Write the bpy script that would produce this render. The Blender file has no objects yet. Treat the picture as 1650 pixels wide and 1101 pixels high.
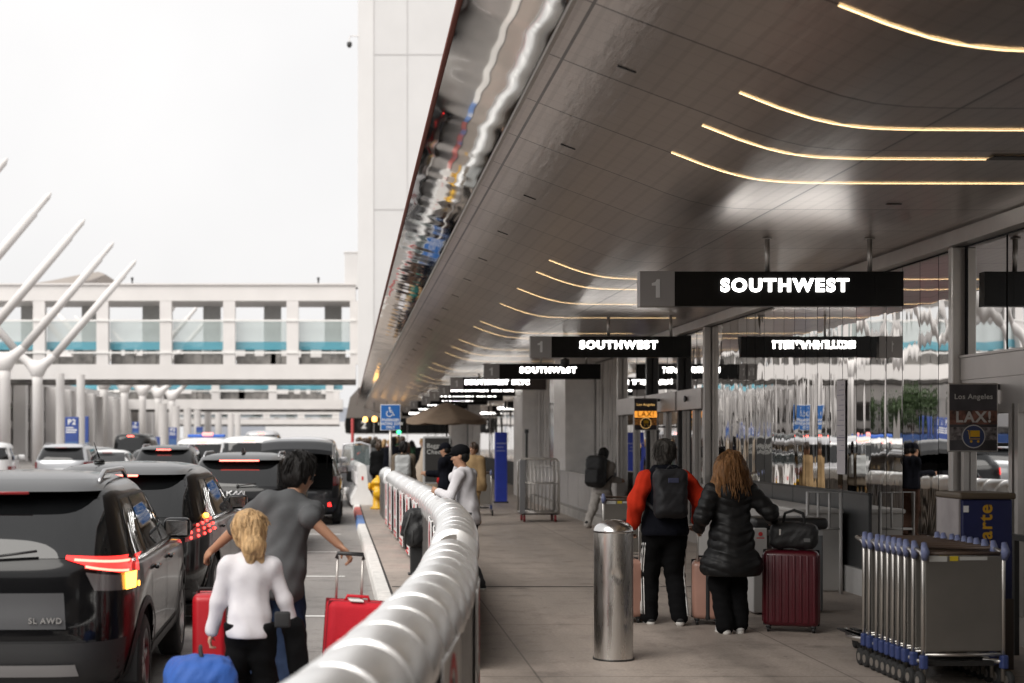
import bpy, bmesh, math, random
import numpy as np
from mathutils import Vector, Matrix
R = math.radians
rnd = random.Random(7)
scene = bpy.context.scene
COL = scene.collection

# ------------------------------------------------------------------ materials
MATS = {}
def mat(name, col, rough=0.5, metal=0.0, var=0.0, vscale=4.0, bump=0.0, bscale=30.0, coat=0.0, emit=None, estr=0.0, spec=None, rvar=0.0, stretch=None, alpha=1.0):
    if name in MATS: return MATS[name]
    m = bpy.data.materials.new(name); m.use_nodes = True
    nt = m.node_tree; b = nt.nodes['Principled BSDF']
    b.inputs['Base Color'].default_value = (*col, 1); b.inputs['Roughness'].default_value = rough
    b.inputs['Metallic'].default_value = metal
    if coat: b.inputs['Coat Weight'].default_value = coat; b.inputs['Coat Roughness'].default_value = 0.07; b.inputs['Coat IOR'].default_value = 1.5
    if spec is not None: b.inputs['Specular IOR Level'].default_value = spec
    if alpha < 1: b.inputs['Alpha'].default_value = alpha
    if emit: b.inputs['Emission Color'].default_value = (*emit, 1); b.inputs['Emission Strength'].default_value = estr
    if var or bump or rvar:
        tc = nt.nodes.new('ShaderNodeTexCoord'); vec = tc.outputs['Object']
        if stretch:
            mp = nt.nodes.new('ShaderNodeMapping'); mp.inputs['Scale'].default_value = stretch
            nt.links.new(vec, mp.inputs['Vector']); vec = mp.outputs['Vector']
    if var or rvar:
        n = nt.nodes.new('ShaderNodeTexNoise'); n.inputs['Scale'].default_value = vscale; n.inputs['Detail'].default_value = 6
        nt.links.new(vec, n.inputs['Vector'])
    if var:
        mr = nt.nodes.new('ShaderNodeMapRange'); mr.inputs['From Min'].default_value = .3; mr.inputs['From Max'].default_value = .7
        mr.inputs['To Min'].default_value = 1-var; mr.inputs['To Max'].default_value = 1+var
        nt.links.new(n.outputs['Fac'], mr.inputs['Value'])
        mx = nt.nodes.new('ShaderNodeMix'); mx.data_type = 'RGBA'; mx.blend_type = 'MULTIPLY'; mx.inputs[0].default_value = 1
        mx.inputs[6].default_value = (*col, 1); nt.links.new(mr.outputs[0], mx.inputs[7]); nt.links.new(mx.outputs[2], b.inputs['Base Color'])
    if rvar:
        mr2 = nt.nodes.new('ShaderNodeMapRange'); mr2.inputs['From Min'].default_value = .3; mr2.inputs['From Max'].default_value = .7
        mr2.inputs['To Min'].default_value = max(0.02, rough-rvar); mr2.inputs['To Max'].default_value = rough+rvar
        nt.links.new(n.outputs['Fac'], mr2.inputs['Value']); nt.links.new(mr2.outputs[0], b.inputs['Roughness'])
    if bump:
        n2 = nt.nodes.new('ShaderNodeTexNoise'); n2.inputs['Scale'].default_value = bscale; n2.inputs['Detail'].default_value = 4
        nt.links.new(vec, n2.inputs['Vector'])
        bp = nt.nodes.new('ShaderNodeBump'); bp.inputs['Strength'].default_value = bump; bp.inputs['Distance'].default_value = 0.02
        nt.links.new(n2.outputs['Fac'], bp.inputs['Height']); nt.links.new(bp.outputs[0], b.inputs['Normal'])
    MATS[name] = m
    return m

# ------------------------------------------------------------------ object helpers
def tag(o, label=None, cat=None, group=None, kind=None):
    if label: o['label'] = label
    if cat: o['category'] = cat
    if group: o['group'] = group
    if kind: o['kind'] = kind
    return o
def thing(name, label, cat, loc=(0, 0, 0), rz=0.0, group=None):
    o = bpy.data.objects.new(name, None); COL.objects.link(o)
    o.location = loc; o.rotation_euler = (0, 0, rz); o.empty_display_size = 0.1
    return tag(o, label, cat, group)
def copy_tree(o, parent=None):
    c = o.copy(); COL.objects.link(c); c.parent = parent
    for ch in list(o.children): copy_tree(ch, c)
    return c

class MB:
    """collects geometry of ONE mesh object"""
    def __init__(s): s.v = []; s.f = []; s.m = []
    def add(s, vs, fs, mi=0):
        o = len(s.v); s.v += [tuple(map(float, p)) for p in vs]
        for f in fs: s.f.append(tuple(i+o for i in f)); s.m.append(mi)
        return s
    def box(s, c, d, mi=0, rot=None):
        x, y, z = d[0]/2, d[1]/2, d[2]/2
        vs = [Vector((a*x, b*y, e*z)) for e in (-1, 1) for b in (-1, 1) for a in (-1, 1)]
        if rot is not None: vs = [rot @ v for v in vs]
        c = Vector(c)
        return s.add([v+c for v in vs], [(0, 2, 3, 1), (4, 5, 7, 6), (0, 1, 5, 4), (1, 3, 7, 5), (3, 2, 6, 7), (2, 0, 4, 6)], mi)
    def b2(s, lo, hi, mi=0):
        return s.box([(a+b)/2 for a, b in zip(lo, hi)], [abs(b-a) for a, b in zip(lo, hi)], mi)
    def rbox(s, c, d, r=0.02, seg=3, mi=0, rot=None):
        bm = bmesh.new(); bmesh.ops.create_cube(bm, size=1.0)
        for v in bm.verts: v.co = Vector((v.co.x*d[0], v.co.y*d[1], v.co.z*d[2]))
        bmesh.ops.bevel(bm, geom=list(bm.edges), offset=min(r, min(d)*.49), segments=seg, affect='EDGES', profile=.5)
        bm.verts.index_update(); c = Vector(c)
        vs = [(rot @ v.co if rot is not None else v.co)+c for v in bm.verts]
        s.add(vs, [[v.index for v in f.verts] for f in bm.faces], mi); bm.free(); return s
    def tube(s, path, r, n=10, mi=0, cap=True):
        P = [Vector(p) for p in path]; rs = r if isinstance(r, (list, tuple)) else [r]*len(P)
        rings = []; up = None
        for i, p in enumerate(P):
            t = (P[min(i+1, len(P)-1)]-P[max(i-1, 0)]).normalized()
            if up is None:
                up = t.orthogonal().normalized()
            else:
                up = (up - t*up.dot(t)); up = up.normalized() if up.length > 1e-6 else t.orthogonal().normalized()
            w = t.cross(up)
            rings.append([p + (up*math.cos(a)+w*math.sin(a))*rs[i] for a in [2*math.pi*k/n for k in range(n)]])
        vs = [q for rg in rings for q in rg]; fs = []
        for i in range(len(P)-1):
            for k in range(n):
                fs.append((i*n+k, i*n+(k+1) % n, (i+1)*n+(k+1) % n, (i+1)*n+k))
        if cap: fs.append(tuple(range(n))[::-1]); fs.append(tuple((len(P)-1)*n+k for k in range(n)))
        return s.add(vs, fs, mi)
    def lathe(s, prof, c=(0, 0, 0), n=24, axis='Z', mi=0, cap=True):
        vs = []; fs = []; c = Vector(c)
        for r, h in prof:
            for k in range(n):
                a = 2*math.pi*k/n; q = (r*math.cos(a), r*math.sin(a), h)
                if axis == 'X': q = (q[2], q[0], q[1])
                if axis == 'Y': q = (q[1], q[2], q[0])
                vs.append(Vector(q)+c)
        for i in range(len(prof)-1):
            for k in range(n): fs.append((i*n+k, i*n+(k+1) % n, (i+1)*n+(k+1) % n, (i+1)*n+k))
        if cap: fs.append(tuple(range(n))[::-1]); fs.append(tuple((len(prof)-1)*n+k for k in range(n)))
        return s.add(vs, fs, mi)
    def prism(s, poly, a0, a1, axis='Y', mi=0):
        def P(u, v, a): return (u, a, v) if axis == 'Y' else ((a, u, v) if axis == 'X' else (u, v, a))
        n = len(poly); vs = [P(u, v, a0) for u, v in poly]+[P(u, v, a1) for u, v in poly]
        fs = [tuple(range(n)), tuple(range(2*n-1, n-1, -1))]+[(i, (i+1) % n, n+(i+1) % n, n+i) for i in range(n)]
        return s.add(vs, fs, mi)
    def grid(s, fn, nu, nv, mi=0):
        vs = [fn(i/nu, j/nv) for j in range(nv+1) for i in range(nu+1)]
        fs = [(j*(nu+1)+i, j*(nu+1)+i+1, (j+1)*(nu+1)+i+1, (j+1)*(nu+1)+i) for j in range(nv) for i in range(nu)]
        return s.add(vs, fs, mi)
    def build(s, name, mats, parent=None, smooth=False, loc=None, recalc=True):
        me = bpy.data.meshes.new(name); me.from_pydata(s.v, [], s.f)
        ms = mats if isinstance(mats, (list, tuple)) else [mats]
        for m in ms: me.materials.append(m)
        if len(ms) > 1: me.polygons.foreach_set('material_index', s.m)
        if recalc:
            bm = bmesh.new(); bm.from_mesh(me); bmesh.ops.recalc_face_normals(bm, faces=bm.faces); bm.to_mesh(me); bm.free()
        if smooth is True: me.polygons.foreach_set('use_smooth', [True]*len(me.polygons))
        me.update()
        o = bpy.data.objects.new(name, me); COL.objects.link(o)
        if smooth == 'auto':
            me.polygons.foreach_set('use_smooth', [True]*len(me.polygons)); me.set_sharp_from_angle(angle=R(35))
        if parent: o.parent = parent
        if loc: o.location = loc
        return o

def text(name, s, size, m, parent, loc, rot=(R(90), 0, 0), bold=0.0, ext=0.004, align='CENTER', sx=1.0):
    c = bpy.data.curves.new(name, 'FONT'); c.body = s; c.size = size; c.align_x = align; c.align_y = 'CENTER'
    c.offset = bold; c.extrude = ext; c.space_character = 1.0+bold*6/size if bold else 1.0
    c.materials.append(m)
    o = bpy.data.objects.new(name, c); COL.objects.link(o); o.parent = parent; o.location = loc; o.rotation_euler = rot; o.scale = (sx, 1, 1)
    return o

# ------------------------------------------------------------------ signed-distance modelling (bodies, cloth, bags)
def V3(p): return np.array(p, float)
class SDF:
    def __init__(s, res=.01, k=.03): s.p = []; s.res = res; s.k = k
    def cap(s, a, b, ra, rb=None, k=None): s.p.append(('c', V3(a), V3(b), ra, ra if rb is None else rb, k)); return s
    def ell(s, c, r, rot=None, k=None): s.p.append(('e', V3(c), V3(r), rot, None, k)); return s
    def rb(s, c, d, r, rot=None, k=None): s.p.append(('b', V3(c), V3(d), rot, r, k)); return s
    def cut(s, c, r, rot=None): s.p.append(('x', V3(c), V3(r), rot, None, .01)); return s
    def mesh(s, name, m, parent=None, noise=0.0, nscale=8.0, dirn=(1, 1, 1), fn=None):
        lo = np.full(3, 1e9); hi = np.full(3, -1e9)
        for q in s.p:
            if q[0] == 'x': continue
            if q[0] == 'c':
                r = max(q[3], q[4]); a = np.minimum(q[1], q[2])-r; b = np.maximum(q[1], q[2])+r
            else:
                r = np.max(q[2])*(1 if q[0] == 'e' else 1.75) if q[3] is not None else q[2]; a = q[1]-r; b = q[1]+r
            lo = np.minimum(lo, a); hi = np.maximum(hi, b)
        pad = 3*s.res+noise; lo -= pad; hi += pad
        n = np.ceil((hi-lo)/s.res).astype(int)+1
        ax = [lo[i]+s.res*np.arange(n[i]) for i in range(3)]
        F = np.full(n, 0.3, np.float32)
        for q in s.p:
            k = q[5] if q[5] is not None else s.k
            if q[0] == 'c': r = max(q[3], q[4]); a = np.minimum(q[1], q[2])-r; b = np.maximum(q[1], q[2])+r
            else:
                r = np.max(q[2])*(1 if q[0] != 'b' else 1.75) if q[3] is not None else q[2]; a = q[1]-r; b = q[1]+r
            ex = k+3*s.res
            i0 = np.clip(np.floor((a-ex-lo)/s.res).astype(int), 0, n-1); i1 = np.clip(np.ceil((b+ex-lo)/s.res).astype(int)+1, 1, n)
            sl = tuple(slice(i0[i], i1[i]) for i in range(3))
            X, Y, Z = np.meshgrid(*[ax[i][sl[i]] for i in range(3)], indexing='ij')
            if q[0] == 'c':
                A, B = q[1], q[2]; d = B-A; L2 = max(d@d, 1e-12)
                t = np.clip(((X-A[0])*d[0]+(Y-A[1])*d[1]+(Z-A[2])*d[2])/L2, 0, 1)
                D = np.sqrt((X-A[0]-t*d[0])**2+(Y-A[1]-t*d[1])**2+(Z-A[2]-t*d[2])**2)-(q[3]+(q[4]-q[3])*t)
            else:
                x, y, z = X-q[1][0], Y-q[1][1], Z-q[1][2]
                if q[3] is not None:
                    M = np.array(q[3]); x, y, z = (M[0, 0]*x+M[1, 0]*y+M[2, 0]*z, M[0, 1]*x+M[1, 1]*y+M[2, 1]*z, M[0, 2]*x+M[1, 2]*y+M[2, 2]*z)
                rr = q[2]
                if q[0] in 'ex':
                    k0 = np.sqrt((x/rr[0])**2+(y/rr[1])**2+(z/rr[2])**2)+1e-9
                    k1 = np.sqrt((x/rr[0]**2)**2+(y/rr[1]**2)**2+(z/rr[2]**2)**2)+1e-9
                    D = k0*(k0-1)/k1
                else:
                    r = q[4]; a, b, c = np.abs(x)-rr[0]+r, np.abs(y)-rr[1]+r, np.abs(z)-rr[2]+r
                    D = np.sqrt(np.maximum(a, 0)**2+np.maximum(b, 0)**2+np.maximum(c, 0)**2)+np.minimum(np.maximum(a, np.maximum(b, c)), 0)-r
            S = F[sl]
            if q[0] == 'x': F[sl] = np.maximum(S, -D)
            else:
                h = np.clip(.5+.5*(S-D)/k, 0, 1); F[sl] = S*(1-h)+D*h-k*h*(1-h)
        if noise or fn:
            X, Y, Z = np.meshgrid(*ax, indexing='ij')
            if noise:
                rs = np.random.RandomState(abs(hash(name)) % 1000 if False else len(name)*7+len(s.p)); N = 0
                for o in range(5):
                    w = rs.uniform(-1, 1, 3)*np.array(dirn)*nscale*(1.42**o); ph = rs.uniform(0, 6.28)
                    w2 = rs.uniform(-1, 1, 3)*nscale*.6
                    N = N+np.sin(X*w[0]+Y*w[1]+Z*w[2]+ph+1.3*np.sin(X*w2[0]+Y*w2[1]+Z*w2[2]))/(1.22**o)
                F = F+noise*(.40*N-.85)
            if fn: F = fn(F, X, Y, Z)
        vs, fs = nets(F, lo, s.res)
        me = bpy.data.meshes.new(name); me.from_pydata(vs.tolist(), [], fs.tolist()); me.materials.append(m)
        me.polygons.foreach_set('use_smooth', [True]*len(me.polygons)); me.update()
        o = bpy.data.objects.new(name, me); COL.objects.link(o)
        if parent: o.parent = parent
        return o

def nets(F, lo, h):
    ins = F < 0; nx, ny, nz = F.shape
    acc = np.zeros((nx-1, ny-1, nz-1, 3)); cnt = np.zeros((nx-1, ny-1, nz-1))
    def sub(a, o): return a[o[0]:o[0]+nx-1, o[1]:o[1]+ny-1, o[2]:o[2]+nz-1]
    C = [(i, j, k) for i in (0, 1) for j in (0, 1) for k in (0, 1)]
    for a in C:
        for ax in range(3):
            if a[ax]: continue
            b = list(a); b[ax] = 1
            fa, fb = sub(F, a), sub(F, b); x = (sub(ins, a) != sub(ins, b))
            d = fa-fb; t = np.where(x, fa/np.where(np.abs(d) < 1e-9, 1, d), 0)
            for c in range(3): acc[..., c] += np.where(x, a[c]+(t if c == ax else 0), 0)
            cnt += x
    act = cnt > 0; idx = -np.ones(act.shape, int); idx[act] = np.arange(act.sum())
    I = np.argwhere(act); vs = lo+h*(I+acc[act]/cnt[act][:, None])
    fs = []
    for ax in range(3):
        o = [slice(1, -1)]*3; o[ax] = slice(0, -1)
        o2 = list(o); o2[ax] = slice(1, None)
        A = ins[tuple(o)]; B = ins[tuple(o2)]; X = np.argwhere(A != B)
        if len(X) == 0: continue
        off = np.array([1, 1, 1]); off[ax] = 0; X = X+off
        u, v = [(1, 2), (2, 0), (0, 1)][ax]
        du = np.zeros(3, int); du[u] = 1; dv = np.zeros(3, int); dv[v] = 1
        q = np.stack([idx[tuple((X-du-dv).T)], idx[tuple((X-dv).T)], idx[tuple(X.T)], idx[tuple((X-du).T)]], 1)
        s = ins[tuple(X.T)]; q[~s] = q[~s][:, ::-1]
        fs.append(q)
    fs = np.concatenate(fs); fs = fs[(fs >= 0).all(1)]
    return vs, fs

def rotz(a): return Matrix.Rotation(a, 3, 'Z')
def frame(z, x):
    z = Vector(z).normalized(); x = Vector(x); x = (x-z*x.dot(z)).normalized(); y = z.cross(x)
    return np.array([[x[i], y[i], z[i]] for i in range(3)])
# ================================================================== camera / world / light
H_CAM = 1.8; FPX = 2400.0
def at(px, py, Y):
    s = FPX/Y; return Vector(((px-580)/s, Y, H_CAM-(py-705)/s))
cam = bpy.data.cameras.new('camera'); camo = bpy.data.objects.new('camera', cam); COL.objects.link(camo); scene.camera = camo
camo.location = (0, 0, H_CAM); camo.rotation_euler = (R(90), 0, 0)
cam.sensor_width = 36; cam.lens = FPX/1650*36; cam.shift_x = (825-580)/1650; cam.shift_y = (705-550.5)/1650
cam.clip_start = .05; cam.clip_end = 6000
cam.dof.use_dof = True; cam.dof.focus_distance = 14.6; cam.dof.aperture_fstop = 1.9

w = bpy.data.worlds.new('World'); scene.world = w; w.use_nodes = True
nt = w.node_tree; bg = nt.nodes['Background']
sky = nt.nodes.new('ShaderNodeTexSky'); sky.sky_type = 'NISHITA'; sky.sun_disc = False
sky.sun_elevation = R(47); sky.sun_rotation = R(217); sky.dust_density = 4; sky.air_density = 1.2
hs = nt.nodes.new('ShaderNodeHueSaturation'); hs.inputs['Saturation'].default_value = .12
nt.links.new(sky.outputs[0], hs.inputs['Color'])
tc = nt.nodes.new('ShaderNodeTexCoord'); nz = nt.nodes.new('ShaderNodeTexNoise'); nz.inputs['Scale'].default_value = 2.2; nz.inputs['Detail'].default_value = 5
nt.links.new(tc.outputs['Generated'], nz.inputs['Vector'])
cr = nt.nodes.new('ShaderNodeValToRGB'); cr.color_ramp.elements[0].position = .3; cr.color_ramp.elements[1].position = .7
cr.color_ramp.elements[0].color = (4.7, 4.65, 4.65, 1); cr.color_ramp.elements[1].color = (5.7, 5.6, 5.55, 1)
nt.links.new(nz.outputs['Fac'], cr.inputs[0])
mx = nt.nodes.new('ShaderNodeMix'); mx.data_type = 'RGBA'; mx.inputs[0].default_value = .85
nt.links.new(hs.outputs[0], mx.inputs[6]); nt.links.new(cr.outputs[0], mx.inputs[7]); nt.links.new(mx.outputs[2], bg.inputs['Color'])
bg.inputs['Strength'].default_value = .1
sl = bpy.data.lights.new('sun', 'SUN'); sl.energy = 1.5; sl.angle = R(50); sl.color = (1, .96, .9)
so = bpy.data.objects.new('sun', sl); COL.objects.link(so)
# sun from the road side (-X), slightly behind the camera, high
so.rotation_euler = Vector((-.42, -.55, .75)).to_track_quat('Z', 'Y').to_euler()
scene.view_settings.view_transform = 'Standard'; scene.view_settings.look = 'None'
scene.view_settings.gamma = 1; scene.view_settings.exposure = 1.0
cy = scene.cycles
cy.use_denoising = True; cy.max_bounces = 10; cy.glossy_bounces = 6; cy.diffuse_bounces = 4; cy.transparent_max_bounces = 8; cy.caustics_reflective = False; cy.caustics_refractive = False
cy.sample_clamp_indirect = 8

# ================================================================== materials
def ground_mat(name, col, var, groove=None, joint=None, stain=.25):
    m = bpy.data.materials.new(name); m.use_nodes = True; nt = m.node_tree; b = nt.nodes['Principled BSDF']; b.inputs['Roughness'].default_value = .62
    tc = nt.nodes.new('ShaderNodeTexCoord'); V = tc.outputs['Object']
    def N(t, **k):
        n = nt.nodes.new(t)
        for a, v in k.items(): setattr(n, a, v)
        return n
    n1 = N('ShaderNodeTexNoise'); n1.inputs['Scale'].default_value = .55; n1.inputs['Detail'].default_value = 8; n1.inputs['Roughness'].default_value = .65
    n2 = N('ShaderNodeTexNoise'); n2.inputs['Scale'].default_value = 40; n2.inputs['Detail'].default_value = 4
    mp = N('ShaderNodeMapping'); mp.inputs['Scale'].default_value = (1.6, .25, 1)
    nt.links.new(V, mp.inputs[0]); nt.links.new(mp.outputs[0], n1.inputs['Vector']); nt.links.new(V, n2.inputs['Vector'])
    def mr(src, a, c, lo, hi):
        q = N('ShaderNodeMapRange'); q.inputs['From Min'].default_value = a; q.inputs['From Max'].default_value = c; q.inputs['To Min'].default_value = lo; q.inputs['To Max'].default_value = hi
        nt.links.new(src, q.inputs['Value']); return q.outputs[0]
    def mul(a, c):
        q = N('ShaderNodeMath', operation='MULTIPLY'); nt.links.new(a, q.inputs[0])
        if isinstance(c, float): q.inputs[1].default_value = c
        else: nt.links.new(c, q.inputs[1])
        return q.outputs[0]
    f = mul(mr(n1.outputs['Fac'], .3, .7, 1-var, 1+var), mr(n2.outputs['Fac'], .3, .7, .86, 1.12))
    v = N('ShaderNodeTexVoronoi'); v.inputs['Scale'].default_value = 1.1
    nt.links.new(V, v.inputs['Vector']); f = mul(f, mr(v.outputs['Distance'], .0, .13, 1-stain, 1.0))
    v2 = N('ShaderNodeTexVoronoi'); v2.inputs['Scale'].default_value = 3.6; nt.links.new(V, v2.inputs['Vector']); f = mul(f, mr(v2.outputs['Distance'], .055, .085, .62, 1.0))
    n3 = N('ShaderNodeTexNoise'); n3.inputs['Scale'].default_value = 1.9; n3.inputs['Detail'].default_value = 10; n3.inputs['Roughness'].default_value = .75; nt.links.new(V, n3.inputs['Vector']); f = mul(f, mr(n3.outputs['Fac'], .36, .5, .72, 1.0))
    sp = N('ShaderNodeSeparateXYZ'); nt.links.new(V, sp.inputs[0])
    if joint:
        for ax, per, off, wd in joint:
            a = N('ShaderNodeMath', operation='ADD'); a.inputs[1].default_value = off+1000*per; nt.links.new(sp.outputs[ax], a.inputs[0])
            d = N('ShaderNodeMath', operation='MODULO'); d.inputs[1].default_value = per; nt.links.new(a.outputs[0], d.inputs[0])
            l = N('ShaderNodeMath', operation='GREATER_THAN'); l.inputs[1].default_value = wd; nt.links.new(d.outputs[0], l.inputs[0])
            f = mul(f, mr(l.outputs[0], 0, 1, .5, 1))
    mx = N('ShaderNodeMix', data_type='RGBA', blend_type='MULTIPLY'); mx.inputs[0].default_value = 1; mx.inputs[6].default_value = (*col, 1)
    nt.links.new(f, mx.inputs[7]); nt.links.new(mx.outputs[2], b.inputs['Base Color'])
    nt.links.new(mr(n1.outputs['Fac'], .3, .7, .42, .75), b.inputs['Roughness'])
    h = n2.outputs['Fac']
    if groove:
        g = N('ShaderNodeTexWave', wave_type='BANDS', bands_direction=groove[0]); g.inputs['Scale'].default_value = groove[1]; g.inputs['Distortion'].default_value = .6
        nt.links.new(V, g.inputs['Vector']); ad = N('ShaderNodeMath', operation='MULTIPLY_ADD'); ad.inputs[1].default_value = 1.6
        nt.links.new(g.outputs['Fac'], ad.inputs[0]); nt.links.new(h, ad.inputs[2]); h = ad.outputs[0]
    bp = N('ShaderNodeBump'); bp.inputs['Strength'].default_value = .5; bp.inputs['Distance'].default_value = .008
    nt.links.new(h, bp.inputs['Height']); nt.links.new(bp.outputs[0], b.inputs['Normal'])
    return m
M_road = ground_mat('road_concrete', (.27, .25, .235), .26, groove=('Y', 9), joint=[(1, 4.6, .4, .02)], stain=.35)
M_walk = ground_mat('sidewalk_concrete', (.35, .296, .257), .34, joint=[(1, 3.1, 1.2, .022), (0, 2.35, 1.02, .016)], stain=.5)
M_white = mat('white_paint', (.78, .77, .75), .55, var=.06, vscale=6)
M_kerbw = mat('kerb_white_paint', (.72, .70, .67), .6, var=.14, vscale=7, bump=.2)
M_kerbr = mat('kerb_red_paint', (.55, .12, .1), .6, var=.2, vscale=9)
M_kerbb = mat('kerb_blue_paint', (.12, .22, .48), .6, var=.2, vscale=9)
M_kerbc = mat('kerb_bare_concrete', (.33, .31, .29), .7, var=.2, vscale=5)
M_steel = mat('brushed_steel', (.74, .72, .69), .3, 1, rvar=.08, vscale=3, stretch=(8, 8, 1))
M_steel2 = mat('stainless_steel', (.62, .61, .60), .2, 1, rvar=.06, vscale=12)
M_alu = mat('anodised_frame', (.50, .475, .45), .38, .7, var=.06)
M_dalu = mat('dark_frame', (.05, .05, .05), .4, .6)
M_black = mat('black_plastic', (.012, .012, .013), .45)
M_blackm = mat('matte_black', (.014, .014, .015), .75)
M_rubber = mat('rubber', (.02, .02, .02), .8)
M_mirror = mat('mirror_steel', (.80, .79, .78), .012, 1)
M_dglass = mat('mirrored_glass', (.66, .66, .66), .01, 1)
M_lowpan = mat('dark_spandrel', (.10, .102, .105), .3, .3, var=.12, vscale=3, stretch=(1, 20, 1))
M_plinth = mat('plinth_grey', (.52, .51, .50), .6, var=.1)
M_clad = mat('ribbed_cladding', (.86, .83, .80), .42, .45, var=.06)
M_lowwall = mat('low_wall_panel', (.42, .40, .385), .5, .2, var=.06)
M_bw = mat('bridge_white', (.69, .665, .65), .6, var=.04, vscale=.6)
M_bsh = mat('bridge_inner_grey', (.55, .54, .53), .7, var=.05)
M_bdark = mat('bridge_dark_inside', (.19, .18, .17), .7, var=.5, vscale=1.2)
M_wall = mat('white_wall_panel', (.585, .575, .57), .65, var=.03, vscale=.4)
M_trim = mat('red_brown_trim', (.20, .075, .06), .35, .4)
M_strip = mat('lamp_strip', (1, .8, .5), .5, emit=(1, .68, .33), estr=2.6)
M_led = mat('led_white', (.9, .9, .9), .5, emit=(1, .97, .93), estr=5)
M_signbk = mat('sign_black', (.007, .007, .007), .3, spec=.25)
M_signgr = mat('sign_grey', (.40, .375, .36), .6)
M_signno = mat('sign_number_grey', (.88, .87, .85), .5)
M_postor = mat('poster_dark', (.02, .018, .02), .3)

def soffit_mat():
    m = bpy.data.materials.new('soffit_metal'); m.use_nodes = True; nt = m.node_tree; b = nt.nodes['Principled BSDF']
    b.inputs['Metallic'].default_value = .9; b.inputs['Roughness'].default_value = .3
    b.inputs['Anisotropic'].default_value = .5
    tc = nt.nodes.new('ShaderNodeTexCoord'); sp = nt.nodes.new('ShaderNodeSeparateXYZ'); nt.links.new(tc.outputs['Object'], sp.inputs[0])
    def M(op, a, c):
        n = nt.nodes.new('ShaderNodeMath'); n.operation = op
        for i, q in enumerate((a, c)):
            if isinstance(q, (int, float)): n.inputs[i].default_value = q
            else: nt.links.new(q, n.inputs[i])
        return n.outputs[0]
    y = M('ADD', sp.outputs[1], 300.0); x = sp.outputs[0]
    s1 = M('GREATER_THAN', M('MODULO', y, 1.32), .022)
    fine = M('ADD', M('MULTIPLY', M('GREATER_THAN', M('MODULO', y, .22), .012), .16), .84)
    fin2 = M('ADD', M('MULTIPLY', M('GREATER_THAN', M('MODULO', M('ADD', x, 100.0), .135), .03), .12), .88)  # fine panel lines; the mirror wall's striped reflection put into the colour
    xx = M('GREATER_THAN', M('MODULO', M('ADD', x, 100-2.46), 2.2), .02)
    n = nt.nodes.new('ShaderNodeTexNoise'); n.inputs['Scale'].default_value = 2; n.inputs['Detail'].default_value = 5
    nt.links.new(tc.outputs['Object'], n.inputs['Vector'])
    # each panel row has a slightly different tone
    wn = nt.nodes.new('ShaderNodeTexWhiteNoise'); wn.noise_dimensions = '1D'; nt.links.new(M('FLOOR', M('DIVIDE', y, 1.32), 0), wn.inputs['W'])
    tone = M('MULTIPLY', M('MULTIPLY', M('ADD', M('MULTIPLY', wn.outputs['Value'], .16), .90), M('ADD', M('MULTIPLY', n.outputs['Fac'], .2), .9)), M('ADD', M('MULTIPLY', M('MULTIPLY', s1, xx), .8), .2))
    tone = M('MULTIPLY', tone, M('MULTIPLY', fine, fin2))
    mx = nt.nodes.new('ShaderNodeMix'); mx.data_type = 'RGBA'; mx.blend_type = 'MULTIPLY'; mx.inputs[0].default_value = 1; mx.inputs[6].default_value = (.46, .41, .378, 1)
    nt.links.new(tone, mx.inputs[7]); nt.links.new(mx.outputs[2], b.inputs['Base Color'])
    wv = nt.nodes.new('ShaderNodeTexNoise'); wv.inputs['Scale'].default_value = 1; wv.inputs['Detail'].default_value = 3
    mp = nt.nodes.new('ShaderNodeMapping'); mp.inputs['Scale'].default_value = (16, 2.2, 1); nt.links.new(tc.outputs['Object'], mp.inputs[0]); nt.links.new(mp.outputs[0], wv.inputs['Vector'])
    hh = M('ADD', M('MULTIPLY', wv.outputs['Fac'], 1.0), M('MULTIPLY', M('MULTIPLY', s1, xx), .6))
    bp = nt.nodes.new('ShaderNodeBump'); bp.inputs['Strength'].default_value = .16; bp.inputs['Distance'].default_value = .02
    nt.links.new(hh, bp.inputs['Height']); nt.links.new(bp.outputs[0], b.inputs['Normal'])
    return m
M_soffit = soffit_mat()
M_fascia = mat('fascia_mirror', (.66, .65, .63), .05, 1, bump=.10, bscale=2.2, stretch=(1.0, 2.0, 1))

# ================================================================== ground
mb = MB(); mb.grid(lambda u, v: (-900+1800*u, -300+2600*v, -.13), 6, 6)
tag(mb.build('road', M_road), kind='structure')
KP = [(-8, -2.2), (2, -.85), (6, -.35), (9, -.02), (12, .14), (17, .2), (23, .1), (31, -.05), (39, -.16), (51, -.33), (65, -.75), (100, -2.0), (220, -5)]
def kx(y): return float(np.interp(y, [a for a, b in KP], [b for a, b in KP]))
ys = sorted(set([a for a, b in KP]+[float(k) for k in range(-8, 60, 2)]))
mb = MB()
for a, b in zip(ys[:-1], ys[1:]):
    mb.add([(kx(a)+.16, a, 0), (9, a, 0), (9, b, 0), (kx(b)+.16, b, 0)], [(0, 1, 2, 3)])
tag(mb.build('sidewalk', M_walk), kind='structure')
mb = MB()
ks = [-8, -4, 0, 3, 6, 9, 12, 14.5, 17, 20, 23, 27, 31, 34.5, 38.5, 45, 51, 65, 100, 220]
kerb_parts = {0: MB(), 1: MB(), 2: MB(), 3: MB()}
for a, b in zip(ks[:-1], ks[1:]):
    mi = 2 if (a == 31) else (1 if a == 34.5 else 0)
    xa, xb = kx(a), kx(b)
    sec = [(-.012, -.14), (0, -.03), (.02, .003), (.155, .004), (.16, -.14)]
    vs = [(xa+p, a+.003, z) for p, z in sec]+[(xb+p, b-.003, z) for p, z in sec]
    n = len(sec); kerb_parts[mi].add(vs, [(i, i+1, n+i+1, n+i) for i in range(n-1)]+[tuple(range(n)), tuple(range(2*n-1, n-1, -1))])
kb = None
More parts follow.
